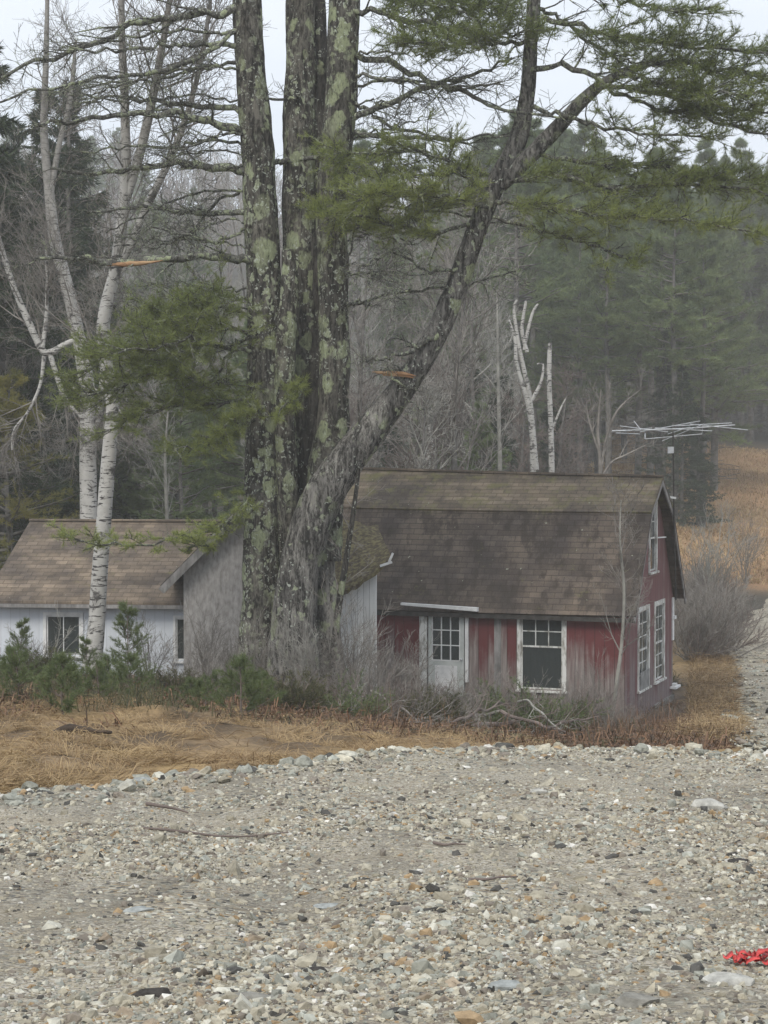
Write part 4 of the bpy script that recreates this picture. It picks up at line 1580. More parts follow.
limb([(256, 392), (225, 405), (190, 402), (150, 412), (110, 430)], .03, 39.7, 38.0, 6, .7, 1.0, .1, .8, tint=.6, seed=60)
limb([(256, 420), (235, 436), (205, 446), (170, 452)], .025, 39.7, 38.3, 6, .6, .6, .1, .6, tint=.6, seed=61)
limb([(252, 335), (225, 328), (200, 338), (165, 345), (110, 352)], .035, 39.7, 37.2, 6, .8, 1.3, .1, .9, tint=.55, seed=62)
limb([(330, 225), (350, 228), (385, 222), (420, 212)], .03, 39.8, 38.6, 6, .7, .8, .1, .7, tint=.7, seed=63)
limb([(240, 60), (200, 68), (160, 80), (120, 82), (75, 88)], .035, 40, 41.5, 16, 1.1, seed=64)
limb([(242, 145), (205, 140), (170, 148), (120, 146), (80, 152)], .03, 40, 41.2, 14, .9, seed=65)

xr = np.random.default_rng(400)
for k_ in range(22):
    yy_ = -20 + 345 * (k_ + xr.random()) / 22
    if k_ % 2:
        x0_ = 240 + 12 * (yy_ / 300)
        sg_, ln_ = -1, 70 + 120 * xr.random()
    else:
        x0_ = 345
        sg_, ln_ = 1, 60 + 120 * xr.random()
    dr_ = xr.normal() * 14
    limb([(x0_, yy_), (x0_ + sg_ * ln_ * .35, yy_ + dr_ * .3 - 5), (x0_ + sg_ * ln_ * .7, yy_ + dr_ * .8), (x0_ + sg_ * ln_, yy_ + dr_ * 1.5 + 4)],
         .018 + .016 * xr.random(), 40, 40 + xr.normal() * 1.6, 12, 1.0, seed=500 + k_)

# slender dark sapling against the pine's foot
sp = on(330, 39.0)
so = empty('thin_sapling', sp)
tag(so, 'thin dark leafless sapling climbing against the right foot of the great pine', 'sapling')
a = Acc()
pth = np.array([P(x, y, 39.0) - sp for x, y in [(328, 708), (337, 620), (346, 560), (355, 500), (360, 450), (358, 400)]])
path, R = stem_mesh(a, pth, [.075, .07, .06, .045, .03, .015], 40, 8, .06, 2)
a.build('trunk', M['bark_dark'], so, smooth=True)
a = Acc()
rr = np.random.default_rng(4)
bare_branches(a, path[None, ::4], R[None, ::4], rr, [14, 5, 3], [.9, .4, .2])
a.build('branches', M['twig'], so)


# ------------------------------------------------------------------ BIRCHES
def tree_from_px(name, label, cat, root_px, Y, stems, mat, counts, lens, tw='twig', seed=0, group=None, rmin=.006, grav=.15, t0=.3, ang=.7):
    b = on(root_px, Y)
    o = empty(name, b)
    tag(o, label, cat, group)
    r_ = np.random.default_rng(seed)
    for k_, (pts, wd) in enumerate(stems):
        a_ = Acc()
        pp = np.array([P(p_[0], p_[1], p_[2] if len(p_) > 2 else Y) for p_ in pts]) - b
        path, R = stem_mesh(a_, pp, [w * Y / F / 2 for w in wd], 70, 12, .05, seed + k_)
        a_.build('trunk', M[mat], o, smooth=True)
        if counts[0]:
            a_ = Acc()
            bare_branches(a_, path[None, ::3], R[None, ::3], r_, counts, lens, ang=ang, rmin=rmin, grav=grav, t0=t0)
            a_.build('branches', M[tw], o)
    return o


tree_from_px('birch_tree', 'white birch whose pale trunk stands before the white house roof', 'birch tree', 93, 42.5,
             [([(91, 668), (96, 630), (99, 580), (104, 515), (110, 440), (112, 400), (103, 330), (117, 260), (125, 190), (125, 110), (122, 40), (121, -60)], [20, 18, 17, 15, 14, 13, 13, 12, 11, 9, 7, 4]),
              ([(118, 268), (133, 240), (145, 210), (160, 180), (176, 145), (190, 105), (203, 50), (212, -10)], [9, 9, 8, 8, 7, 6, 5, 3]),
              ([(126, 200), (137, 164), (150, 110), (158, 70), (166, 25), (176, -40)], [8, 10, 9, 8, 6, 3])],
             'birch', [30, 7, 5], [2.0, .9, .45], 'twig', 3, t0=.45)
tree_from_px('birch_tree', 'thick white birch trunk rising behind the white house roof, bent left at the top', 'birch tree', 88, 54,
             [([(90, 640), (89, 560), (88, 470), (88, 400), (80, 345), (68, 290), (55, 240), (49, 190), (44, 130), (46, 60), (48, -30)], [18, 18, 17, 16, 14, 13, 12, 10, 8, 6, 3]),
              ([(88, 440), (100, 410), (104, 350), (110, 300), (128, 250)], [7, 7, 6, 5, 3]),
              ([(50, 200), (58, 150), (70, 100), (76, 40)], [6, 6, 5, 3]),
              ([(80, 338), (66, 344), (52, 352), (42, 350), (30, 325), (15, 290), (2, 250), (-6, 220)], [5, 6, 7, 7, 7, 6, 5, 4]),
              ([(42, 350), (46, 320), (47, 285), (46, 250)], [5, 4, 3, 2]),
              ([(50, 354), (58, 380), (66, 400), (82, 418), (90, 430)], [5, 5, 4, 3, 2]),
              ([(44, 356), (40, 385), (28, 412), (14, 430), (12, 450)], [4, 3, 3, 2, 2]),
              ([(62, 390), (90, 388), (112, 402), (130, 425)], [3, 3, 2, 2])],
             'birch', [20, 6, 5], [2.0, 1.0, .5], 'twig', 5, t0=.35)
# background broken birches above the roof
tree_from_px('dead_birch', 'snapped white birch with two forked stems standing behind the red roof', 'birch tree', 532, 75,
             [([(533, 600), (533, 520), (533, 470), (532, 430), (527, 400), (517, 365), (515, 340), (509, 320)], [7, 7, 6, 6, 5, 4, 3.5, 2]),
              ([(536, 470), (530, 400), (524, 370), (518, 340), (514, 310), (517, 300)], [6, 5, 4.5, 4, 3, 2.5]),
              ([(527, 352), (522, 330), (526, 301)], [4, 4, 2.5]),
              ([(524, 350), (528, 330), (533, 312), (538, 304)], [3, 3.5, 3, 2]),
              ([(532, 400), (541, 382), (543, 365), (537, 364)], [4, 3, 2, 1.5])],
             'birch', [0], [0], seed=11)
tree_from_px('dead_birch', 'single snapped white birch pole behind the red roof', 'birch tree', 551, 74,
             [([(552, 600), (552, 500), (551, 430), (549, 380), (550, 343)], [6, 6, 5.5, 5, 4]), ([(552, 430), (560, 410), (566, 398)], [3, 2, 1])],
             'birch', [0], [0], seed=12)
tree_from_px('dead_birch', 'short broken birch stub just above the left end of the red roof', 'birch tree', 430, 70,
             [([(429, 600), (429, 500), (428, 462), (432, 440), (429, 422)], [6, 6, 5, 5, 4])], 'birch', [0], [0], seed=13)
tree_from_px('bare_sapling', 'small leafless sapling fanning out above the right of the red roof', 'sapling', 600, 66,
             [([(600, 600), (600, 470), (598, 430), (601, 390)], [4, 3.5, 3, 1]), ([(600, 480), (606, 440), (618, 410), (640, 390)], [3, 2.5, 2, 1]),
              ([(601, 478), (612, 462), (626, 455), (646, 445)], [3, 2, 2, 1]), ([(598, 450), (590, 425), (586, 405)], [2, 2, 1])],
             'twig', [10, 4, 3], [1.3, .6, .3], 'twig', 14, rmin=.006)
tree_from_px('bare_sapling', 'pale lichened dead tree standing behind the roof left of the white birches', 'sapling', 500, 72,
             [([(500, 600), (500, 470), (499, 420), (498, 360), (497, 290)], [5, 4.5, 4, 3, 1.5])], 'twig_pale', [26, 4, 3], [1.6, .7, .3], 'twig_pale', 15, rmin=.008)
tree_from_px('bare_sapling', 'thin pale sapling against the front corner of the red house', 'sapling', 612, 41,
             [([(611, 728), (617, 680), (622, 640), (624, 590), (620, 540), (621, 500)], [4, 4, 3.5, 3, 2, 1])], 'twig_pale', [26, 5, 4], [1.1, .5, .25], 'twig', 16, rmin=.0045, grav=.5, t0=.3)
tree_from_px('bare_sapling', 'dead lichened sapling standing behind the white house roof', 'sapling', 166, 60,
             [([(167, 600), (167, 520), (165, 460), (168, 410)], [4, 4, 3, 1.5])], 'twig_pale', [20, 4, 3], [1.2, .6, .3], 'twig_pale', 17, rmin=.007)


# ------------------------------------------------------------------ templates for the wood
def tmpl_pine(seed, H, crown0, rad, mat='needle_far', nb=70, tuft=.34, w=.04, ntuft=6, dens=9):
    """white pine of the wood: straight trunk, tiers of flat plumes"""
    r_ = np.random.default_rng(seed)
    o = empty('pine_tree', (0, 0, 0))
    a_ = Acc()
    pts = np.array([[0, 0, -1], [.1, 0, H * .3], [-.1 + .2 * r_.random(), .1, H * .6], [.1, 0, H * .97]])
    path, R = stem_mesh(a_, pts, [.26 * min(1, H / 16), .21 * min(1, H / 16), .13 * min(1, H / 16), .02], 30, 8, .04, seed)
    z = H * (crown0 + (1 - crown0) * np.sort(r_.random(nb) ** .9))
    t = (z / H - crown0) / (1 - crown0)
    L = rad * (1.0 - t ** 1.7) * (.55 + .6 * r_.random(nb)) + .3
    L = L * np.where(t < .2, .6 + t * 2, 1)
    an = r_.random(nb) * 6.283
    el = .05 + .55 * t ** 2 + .12 * r_.normal(size=nb)
    d_ = np.stack([np.cos(an) * np.cos(el), np.sin(an) * np.cos(el), np.sin(el)], 1)
    o_ = np.stack([np.interp(z, path[:, 2], path[:, 0]), np.interp(z, path[:, 2], path[:, 1]), z], 1)
    P1 = grow(o_, d_, L, 6, .07, .12, r_)
    R1 = (.02 + .018 * L)[:, None] * np.linspace(1, .3, 6)[None]
    a_.tubes(P1, R1, 3)
    # dead stubs below the crown
    nz = 26
    z2 = H * crown0 * (.15 + .85 * r_.random(nz))
    an = r_.random(nz) * 6.283
    d2 = np.stack([np.cos(an), np.sin(an), .05 * r_.normal(size=nz)], 1)
    P0 = grow(np.stack([z2 * 0, z2 * 0, z2], 1), d2, .6 + 1.4 * r_.random(nz), 4, .1, -.1, r_)
    a_.tubes(P0, np.full(P0.shape[:2], .02), 3)
    a_.build('trunk', M['bark_far'], o, smooth=True)
    q_, dq, rq, tq = sprout(P1, R1, dens, r_, .25, 1.0, .9, flat=.6)
    P2 = grow(q_, dq, .28 * np.repeat(L, dens) * (.4 + .8 * r_.random(len(q_))) + .1, 3, .12, .15, r_)
    c_ = Acc()
    bt = np.repeat(np.repeat(r_.random(nb), dens), ntuft)
    q3, d3, _, _ = sprout(P2, np.full(P2.shape[:2], .01), ntuft, r_, .1, 1.0, .6, flat=.3)
    c_.needles(q3, nrm(d3 + np.array([0, 0, .4])), 9, tuft, w, r_, .7, np.clip(.2 + .6 * bt, 0, 1))
    c_.build('crown', M[mat], o)
    return o


def tmpl_spruce(seed, H, rad, nb=150):
    r_ = np.random.default_rng(seed)
    o = empty('spruce_tree', (0, 0, 0))
    a_ = Acc()
    path, R = stem_mesh(a_, np.array([[0, 0, -1], [0, 0, H * .5], [.05, 0, H]]), [.22, .13, .02], 20, 7, .04, seed)
    t = np.sort(r_.random(nb))
    z = H * (.06 + .93 * t)
    L = rad * (1 - t) ** .85 * (.65 + .5 * r_.random(nb)) + .15
    an = r_.random(nb) * 6.283
    el = -.25 + .6 * t
    d_ = np.stack([np.cos(an) * np.cos(el), np.sin(an) * np.cos(el), np.sin(el)], 1)
    P1 = grow(np.stack([z * 0, z * 0, z], 1), d_, L, 5, .06, .15, r_)
    a_.tubes(P1, np.full(P1.shape[:2], .02), 3)
    a_.build('trunk', M['bark_far'], o, smooth=True)
    q_, dq, _, tq = sprout(P1, np.full(P1.shape[:2], .02), 9, r_, .15, 1.0, .9, flat=.7)
    P2 = grow(q_, dq, .22 * np.repeat(L, 9) + .12, 3, .1, -.2, r_)
    q3, d3, _, _ = sprout(P2, np.full(P2.shape[:2], .01), 3, r_, .1, 1.0, .5)
    c_ = Acc()
    c_.needles(q3, nrm(d3 + np.array([0, 0, -.25])), 7, .28, .05, r_, .5)
    c_.build('crown', M['needle_spruce'], o)
    return o


def tmpl_bare(seed, H, mat='twig', nb=26, trunkmat='bark_far', r0=.13, up=.9, counts=(7, 6), rmin=.012, t0=.25):
    r_ = np.random.default_rng(seed)
    o = empty('bare_tree', (0, 0, 0))
    a_ = Acc()
    pts = np.array([[0, 0, -.6], [.15 * r_.normal(), .1, H * .3], [.3 * r_.normal(), 0, H * .65], [.5 * r_.normal(), 0, H]])
    path, R = stem_mesh(a_, pts, [r0, r0 * .8, r0 * .5, .012], 24, 7, .05, seed)
    a_.build('trunk', M[trunkmat], o, smooth=True)
    c_ = Acc()
    bare_branches(c_, path[None], R[None], r_, [nb, counts[0], counts[1]], [H * .28, H * .12, H * .06], ang=.75, grav=.35, rmin=rmin, t0=t0, wob=.1)
    c_.build('branches', M[mat], o)
    return o


def place(t, loc, rz, s, label, cat, group, first):
    """move the template itself the first time, copy it afterwards"""
    o = t if t.name not in first else copy_tree(t)
    first.add(t.name)
    o.location = tuple(float(x) for x in loc)
    o.rotation_euler = (0, 0, rz)
    o.scale = (s, s, s)
    tag(o, label, cat, group)
    return o


used = set()
TP = [tmpl_pine(101, 20, .28, 4.1, nb=100), tmpl_pine(102, 21, .42, 3.6, nb=85), tmpl_pine(103, 18, .18, 4.4, nb=100), tmpl_pine(104, 15, .12, 3.3, nb=85)]
TS = [tmpl_spruce(111, 15, 2.8), tmpl_spruce(112, 12, 2.6), tmpl_spruce(113, 17, 2.7, 170)]
TB = [tmpl_bare(121, 11), tmpl_bare(122, 9, 'twig_pale'), tmpl_bare(123, 13, 'twig', 30), tmpl_bare(124, 8, 'twig_brown', 28), tmpl_bare(125, 14, 'twig_pale', 22)]
fr = np.random.default_rng(55)


def band(n, px0, px1, Y0, Y1, temps, smin, smax, label, cat, group, avoid=None):
    for k_ in range(n):
        px = px0 + (px1 - px0) * (k_ + fr.random()) / n
        Y_ = Y0 + (Y1 - Y0) * fr.random()
        if avoid and avoid(px, Y_):
            continue
        place(temps[fr.integers(len(temps))], on(px, Y_), fr.random() * 6.28, smin + (smax - smin) * fr.random(), label, cat, group, used)


# right: pine stand beyond the field and behind the house
band(28, 700, 930, 156, 190, TP[:3], 1.05, 1.35, 'tall misty pine in the row beyond the golden field', 'pine tree', 'pines beyond the field')
band(24, 470, 715, 132, 168, TP[:3], 1.0, 1.25, 'tall pine deep in the stand right of centre, above the red roof', 'pine tree', 'pines of the stand above the red roof')
band(10, 540, 705, 108, 132, TP[:2], .85, 1.05, 'bare-stemmed pine at the front of the stand above the red roof', 'pine tree', 'pines at the front of the stand')
for px, Y_, s, ti, lb in [(682, 108, .62, 0, 'dark spruce with low skirts at the left edge of the golden field'), (698, 112, .6, 1, 'dark spruce at the corner of the golden field, nearest the field'),
                          (664, 112, .66, 2, 'dark spruce just behind the television antenna')]:
    place(TS[ti], on(px, Y_), fr.random() * 6, s, lb, 'spruce tree', 'spruces by the field', used)
# centre: mixed wood behind the red roof
band(11, 350, 570, 110, 150, TP, .85, 1.05, 'hazy pine in the wood behind the great pine', 'pine tree', 'pines of the wood behind the roofs')
band(5, 400, 560, 88, 105, [TS[0], TS[1]], .5, .7, 'dark spruce low in the wood behind the red roof', 'spruce tree', 'spruces of the wood behind the roofs')
band(5, 335, 470, 58, 70, TB[1:4], .8, 1.1, 'leafless tree close behind the great pine and the left part of the red roof', 'bare tree', 'bare trees close behind the red roof')
band(10, 350, 560, 74, 106, TB, .8, 1.1, 'leafless grey tree in the wood behind the red roof', 'bare tree', 'bare trees behind the red roof')
band(9, 110, 340, 72, 110, TB, .8, 1.2, 'leafless grey tree in the wood behind the white house', 'bare tree', 'bare trees behind the white house')
band(12, 130, 340, 95, 170, TP, .5, .75, 'small distant pine seen between the birches and the great pine', 'pine tree', 'distant pines on the left')
band(9, 105, 270, 64, 92, [TP[3], TP[2]], .38, .6, 'smallish pine behind the roofs of the white house and grey wing', 'pine tree', 'small pines behind the white house', None)
band(7, 350, 500, 66, 88, [TP[3], TS[1]], .35, .55, 'smallish conifer just behind the left part of the red roof', 'pine tree', 'small conifers behind the red roof')
# left: dark spruces and pines
band(8, -90, 95, 60, 80, [TS[0], TS[2]], .95, 1.25, 'dark spruce in the wood at the left edge', 'spruce tree', 'spruces at the left edge')
band(5, -160, 90, 62, 72, [TS[0], TS[1]], .55, .75, 'small dark spruce behind the left end of the white house', 'spruce tree', 'small spruces at the left edge')
band(5, -120, 160, 100, 125, TP, .7, .95, 'pine behind the dark spruces at the left edge', 'pine tree', 'pines at the left edge')
band(6, -160, 40, 58, 70, TB, .8, 1.1, 'leafless tree at the left edge before the dark spruces', 'bare tree', 'bare trees at the left edge')
band(5, 640, 800, 160, 190, TB, 1.0, 1.3, 'leafless tree before the misty pines beyond the field', 'bare tree', 'bare trees beyond the field')
# young yellow-green pine at the left edge
yp = tmpl_pine(131, 6.4, .12, 2.2, 'needle_yellow', 85, .13, .011, 8, 9)
yp.name = 'young_pine'
place(yp, on(6, 57), .4, 1.2, 'yellow-green young pine rising behind the left end of the white house roof', 'pine tree', None, used)

# far hillside: bare woods as one mass
base_b = Acc()
rr = np.random.default_rng(9)
for k_ in range(4):
    pass
hill = Acc()
cedar = Acc()
nh = 700
hy = 200 + 330 * rr.random(nh) ** .8
hx = (rr.random(nh) * 2 - 1) * (.34 * hy + 20)
hz = gz(hx, hy)
H_ = 9 + 5 * rr.random(nh)
tp = np.stack([hx, hy, hz], 1)
Pn = grow(tp, np.tile([0, 0, 1.], (nh, 1)), H_, 4, .04, 0, rr)
Rn = np.full((nh, 4), .16) * np.linspace(1, .25, 4)[None]
hill.tubes(Pn, Rn, 3)
o_, d_, q_, t_ = sprout(Pn, Rn, 14, rr, .25, 1, .7)
P2 = grow(o_, d_, np.repeat(H_, 14) * .26 * (.5 + .7 * rr.random(len(o_))), 3, .12, .3, rr)
hill.tubes(P2, np.full(P2.shape[:2], .07) * np.array([1, .8, .5])[None], 3)
o_, d_, q_, t_ = sprout(P2, np.full(P2.shape[:2], .06), 6, rr, .15, 1, .7)
P3 = grow(o_, d_, 1.0 + .8 * rr.random(len(o_)), 2, .1, .2, rr)
hill.tubes(P3, np.full(P3.shape[:2], .035), 3)
tag(hill.build('hillside_woods', M['twig_brown']), 'grey-brown leafless woods covering the far hillside', 'woods', kind='stuff')
band(16, -100, 420, 230, 400, TP, .7, .95, 'faint pine among the bare woods of the far hillside', 'pine tree', 'pines on the far hillside')
band(12, 430, 930, 215, 300, TP, .9, 1.2, 'faint tall pine on the rise behind the misty stand', 'pine tree', 'pines on the rise at the right')

# ------------------------------------------------------------------ undergrowth near the houses
def tmpl_shrub(seed, H, n=16, mat='twig', spread=.5, counts=(7, 5), rmin=.0035):
    r_ = np.random.default_rng(seed)
    a_ = Acc()
    an = r_.random(n) * 6.283
    el = spread * (.3 + r_.random(n))
    d_ = np.stack([np.cos(an) * np.sin(el), np.sin(an) * np.sin(el), np.cos(el)], 1)
    o_ = d_ * np.array([.25, .25, 0]) * r_.random((n, 1))
    P1 = grow(o_, d_, H * (.5 + .6 * r_.random(n)), 6, .1, .1, r_)
    R1 = np.full(P1.shape[:2], .011) * np.linspace(1, .3, 6)[None]
    a_.tubes(P1, R1, 4)
    bare_branches(a_, P1, R1, r_, counts, [H * .32, H * .15], ang=.6, grav=.25, rmin=rmin)
    return a_.build('bare_shrub', M[mat])


SH = [tmpl_shrub(201, 1.3, 18), tmpl_shrub(202, 1.9, 14, 'twig', .35), tmpl_shrub(203, .9, 22, 'twig_brown', .8), tmpl_shrub(204, 1.5, 12, 'twig_pale', .45), tmpl_shrub(205, 1.0, 20, 'twig', .9)]


def place_mesh(t, loc, rz, s, label, cat, group):
    return place(t, loc, rz, s, label, cat, group, used)


for px, Y_, t_, s, lb in [
        (205, 41.5, 1, 1.1, 'tall leafless shrub before the left part of the grey wing wall'),
        (228, 41.0, 0, 1.0, 'leafless shrub against the grey wing, next to the great pine'),
        (300, 37.8, 3, 1.1, 'pale thin-stemmed shrub at the front foot of the great pine'),
        (312, 38.2, 1, 1.0, 'upright twiggy shrub hugging the foot of the great pine'),
        (352, 38.5, 1, 1.35, 'tall dark twiggy shrub before the lean-to shed wall'),
        (368, 38.0, 4, 1.5, 'spreading bare shrub where the lean-to meets the red house'),
        (392, 39.0, 0, 1.4, 'leafless bush before the red wall left of the door'),
        (412, 40.5, 1, 1.2, 'tall thin-twigged bush brushing the left door post'),
        (398, 36.5, 2, 1.3, 'low brown brush below the red wall left of the door'),
        (436, 38.0, 2, 1.2, 'low brown brush before the white door'),
        (478, 40.5, 0, .9, 'bare bush between the white door and the front window'),
        (490, 38.5, 2, 1.2, 'brown brush under the wall left of the front window'),
        (555, 39.5, 4, 1.0, 'bare bush below the front window, right side'),
        (580, 40.8, 0, 1.0, 'leafless bush against the grey worn boards right of the front window'),
        (600, 40.6, 1, 1.1, 'tall reddish-twigged bush near the front corner of the red house'),
        (640, 41.0, 2, .9, 'low brown bush beneath the gable of the red house'),
        (668, 42.5, 2, 1.0, 'low brown bush by the foundation at the back of the gable'),
        (150, 43.5, 1, 1.0, 'thin leafless shrub before the white house wall, right of the birch'),
        (30, 42.5, 0, 1.0, 'leafless shrub before the white house, left of its wide window'),
        (6, 41.5, 4, 1.1, 'spreading bare shrub at the left edge before the white house')]:
    place_mesh(SH[t_], on(px, Y_), fr.random() * 6, s * (.72 if px > 370 else .9), lb, 'shrub', 'leafless shrubs round the houses')
for k_ in range(22):
    px = 372 + 250 * (k_ + fr.random()) / 22
    place_mesh(SH[[4, 2, 0][k_ % 3]], on(px, 33.5 + 6 * fr.random()), fr.random() * 6, .45 + .4 * fr.random(), 'low leafless clump in the tangled brush along the front of the red house', 'shrub',
               'brush clumps before the red house')
for k_ in range(12):
    px = 170 + 200 * (k_ + fr.random()) / 12
    place_mesh(SH[[4, 2, 1][k_ % 3]], on(px, 33 + 5 * fr.random()), fr.random() * 6, .45 + .45 * fr.random(), 'low leafless clump in the brush round the foot of the great pine', 'shrub',
               'brush clumps round the great pine')
# thicket right of the house
for k_ in range(26):
    px = 690 + 60 * fr.random()
    Y_ = 56 + 26 * fr.random()
    if 384 + F * np.interp(Y_, TR[:, 1], TR[:, 0]) / Y_ - 60 * 54 / Y_ < px:
        px = 384 + F * np.interp(Y_, TR[:, 1], TR[:, 0]) / Y_ - (66 + 40 * fr.random()) * 54 / Y_
    place_mesh(SH[[0, 4, 2, 0][k_ % 4]], on(px, Y_), fr.random() * 6, 1.2 + .9 * fr.random(), 'grey leafless bush in the thicket between the red house and the gravel track', 'shrub',
               'bushes of the thicket right of the red house')
place_mesh(SH[3], on(712, 78), 1.0, 2.6, 'pale fan-shaped leafless bush at the foot of the golden field', 'shrub', None)
place_mesh(SH[1], on(746, 88), 2.0, 1.8, 'thin upright sapling on the bank above the gravel track', 'shrub', None)

# low green spreading shrubs (juniper) and young pines
def tmpl_lowgreen(seed, w, h, mat='needle_young'):
    r_ = np.random.default_rng(seed)
    o = empty('juniper_bush', (0, 0, 0))
    n = 60
    an = r_.random(n) * 6.283
    el = .5 + .8 * r_.random(n)
    d_ = np.stack([np.cos(an) * np.sin(el), np.sin(an) * np.sin(el), np.cos(el) * h / w * 1.3], 1)
    P1 = grow(np.stack([np.cos(an) * .2, np.sin(an) * .2, an * 0], 1) * r_.random((n, 1)), d_, w * (.5 + .5 * r_.random(n)), 5, .12, .1, r_)
    a_ = Acc()
    a_.tubes(P1, np.full(P1.shape[:2], .008), 3)
    a_.build('branches', M['twig_brown'], o)
    q_, dq, _, _ = sprout(P1, np.full(P1.shape[:2], .01), 9, r_, .25, 1, .7)
    P2 = grow(q_, dq, np.full(len(q_), .22), 3, .1, .3, r_)
    q3, d3, _, _ = sprout(P2, np.full(P2.shape[:2], .01), 5, r_, .1, 1, .5)
    c_ = Acc()
    c_.needles(q3, d3, 7, .07, .009, r_, .6)
    c_.build('foliage', M[mat], o)
    return o


def tmpl_seedling(seed, H, rad, lean=0.0):
    r_ = np.random.default_rng(seed)
    o = empty('pine_seedling', (0, 0, 0))
    a_ = Acc()
    path, R = stem_mesh(a_, np.array([[0, 0, -.1], [.03, 0, H * .5], [lean, .0, H]]), [.022, .015, .005], 12, 6, .03, seed)
    nb = int(9 * H / .35)
    t = np.repeat(np.linspace(.08, .95, nb // 5 + 1), 5)[:nb] + .02 * r_.normal(size=nb)
    z = H * t
    L = rad * (1.05 - t) * (.6 + .6 * r_.random(nb)) + .08
    an = r_.random(nb) * 6.283
    el = .35 + .5 * t
    d_ = np.stack([np.cos(an) * np.cos(el), np.sin(an) * np.cos(el), np.sin(el)], 1)
    P1 = grow(np.stack([np.interp(z, path[:, 2], path[:, 0]), z * 0, z], 1), d_, L, 5, .07, .25, r_)
    a_.tubes(P1, np.full(P1.shape[:2], .007) * np.linspace(1, .5, 5)[None], 3)
    a_.build('trunk', M['twig_brown'], o, smooth=True)
    q_, dq, _, _ = sprout(P1, np.full(P1.shape[:2], .006), 6, r_, .3, 1, .6)
    P2 = grow(q_, dq, np.full(len(q_), .14), 3, .1, .3, r_)
    q3, d3, _, _ = sprout(P2, np.full(P2.shape[:2], .006), 6, r_, .1, 1, .4)
    c_ = Acc()
    c_.needles(q3, d3, 9, .095, .0065, r_, .55, np.clip(.3 + .5 * r_.random(len(q3)), 0, 1))
    c_.build('foliage', M['needle_young'], o)
    return o


SE = [tmpl_seedling(301, 1.5, .75), tmpl_seedling(302, 1.0, .6, .1), tmpl_seedling(303, 2.1, .8, -.15), tmpl_seedling(304, .7, .5)]
for px, Y_, t_, s, lb in [
        (8, 29, 0, 1.0, 'bushy young pine at the far left edge of the slope'),
        (32, 31, 1, 1.2, 'low young pine second from the left edge'),
        (55, 30, 0, .85, 'young pine on the slope below the wide white window'),
        (70, 27.5, 3, 1.2, 'small pine seedling at the top of the dry grass, left side'),
        (86, 32, 2, .78, 'young pine standing before the birch trunk'),
        (110, 30, 1, 1.15, 'low dense young pine just right of the birch foot'),
        (127, 33, 2, .95, 'tallest young pine, its top against the white wall'),
        (150, 32, 0, .95, 'young pine right of the tallest one before the white wall'),
        (168, 30, 1, 1.0, 'low young pine below the narrow window'),
        (190, 31, 3, 1.5, 'low seedling before the corner of the grey wing'),
        (212, 34, 1, 1.1, 'young pine before the middle of the grey wing wall'),
        (232, 31.5, 3, 1.5, 'low seedling in the brush left of the great pine'),
        (20, 34, 2, .8, 'slim young pine behind the others at the left edge'),
        (262, 30, 3, 1.3, 'small seedling in front of the great pine'),
        (18, 25.5, 1, 1.3, 'bushy low pine nearest the dry grass at the left edge'),
        (62, 24.5, 3, 1.8, 'low spreading seedling in the top of the dry grass, left side'),
        (98, 26, 1, 1.1, 'young pine jutting into the dry grass under the birch'),
        (240, 25.5, 3, 1.6, 'lone seedling in the grass before the great pine'),
        (205, 27, 1, 1.0, 'young pine at the edge of the dry grass below the grey wing'),
        (130, 28, 3, 1.3, 'smallest seedling at the edge of the dry grass under the birch')]:
    place(SE[t_], on(px, Y_), fr.random() * 6, s * (.74 if px == 127 else .28 + .36 * fr.random()), lb, 'young pine', 'young pines on the slope', used)
JU = [tmpl_lowgreen(311, 1.1, .5), tmpl_lowgreen(312, .9, .45, 'weed')]
for px, Y_, t_, s, lb in [
        (250, 33, 0, .6, 'dull green juniper patch left of the pine foot'),
        (290, 31, 1, .9, 'olive weedy bush in front of the great pine'),
        (340, 32, 0, .8, 'dull green juniper patch right of the pine foot'),
        (430, 34, 1, .9, 'olive weedy bush below the white door'),
        (510, 35, 0, .95, 'dark green juniper mound under the front window, left half'),
        (545, 34, 0, 1.0, 'dark green juniper mound under the front window, right half'),
        (574, 36.5, 1, .8, 'olive mound below the worn boards near the house corner'),
        (175, 34, 1, .65, 'olive weedy bush below the grey wing'),
        (45, 35, 1, .7, 'olive weedy bush before the wide white window'),
        (650, 50, 1, .9, 'olive clump behind the gable corner')]:
    place(JU[t_], on(px, Y_), fr.random() * 6, s, lb, 'juniper' if t_ == 0 else 'weedy bush', None, used)


# fallen branches in the brush before the house
def fallen(px0, py0, px1, py1, Y0, Y1, rad, label, twigs=8, mat='twig', seed=0, lift=.08):
    r_ = np.random.default_rng(seed + 900)
    n_ = 9
    t_ = np.linspace(0, 1, n_)
    pxs = px0 + (px1 - px0) * t_
    Ys = Y0 + (Y1 - Y0) * t_
    pts = []
    for k_ in range(n_):
        g_ = on(pxs[k_], Ys[k_])
        v = P(pxs[k_], py0 + (py1 - py0) * t_[k_], Ys[k_])
        pts.append([g_[0], g_[1], max(g_[2] + rad, min(v[2], g_[2] + .55))])
    pts = np.array(pts) + r_.normal(size=(n_, 3)) * .02
    b_ = pts[0].copy()
    a_ = Acc()
    path, R = stem_mesh(a_, pts - b_, [rad, rad * .8, rad * .35], 30, 7, .08, seed)
    bare_branches(a_, path[None, ::3], R[None, ::3], r_, [twigs, 4, 3], [.9, .4, .2], ang=.7, grav=.1, rmin=.0045)
    tag(a_.build('fallen_branch', M[mat], loc=b_), label, 'fallen branch', 'fallen branches before the houses')


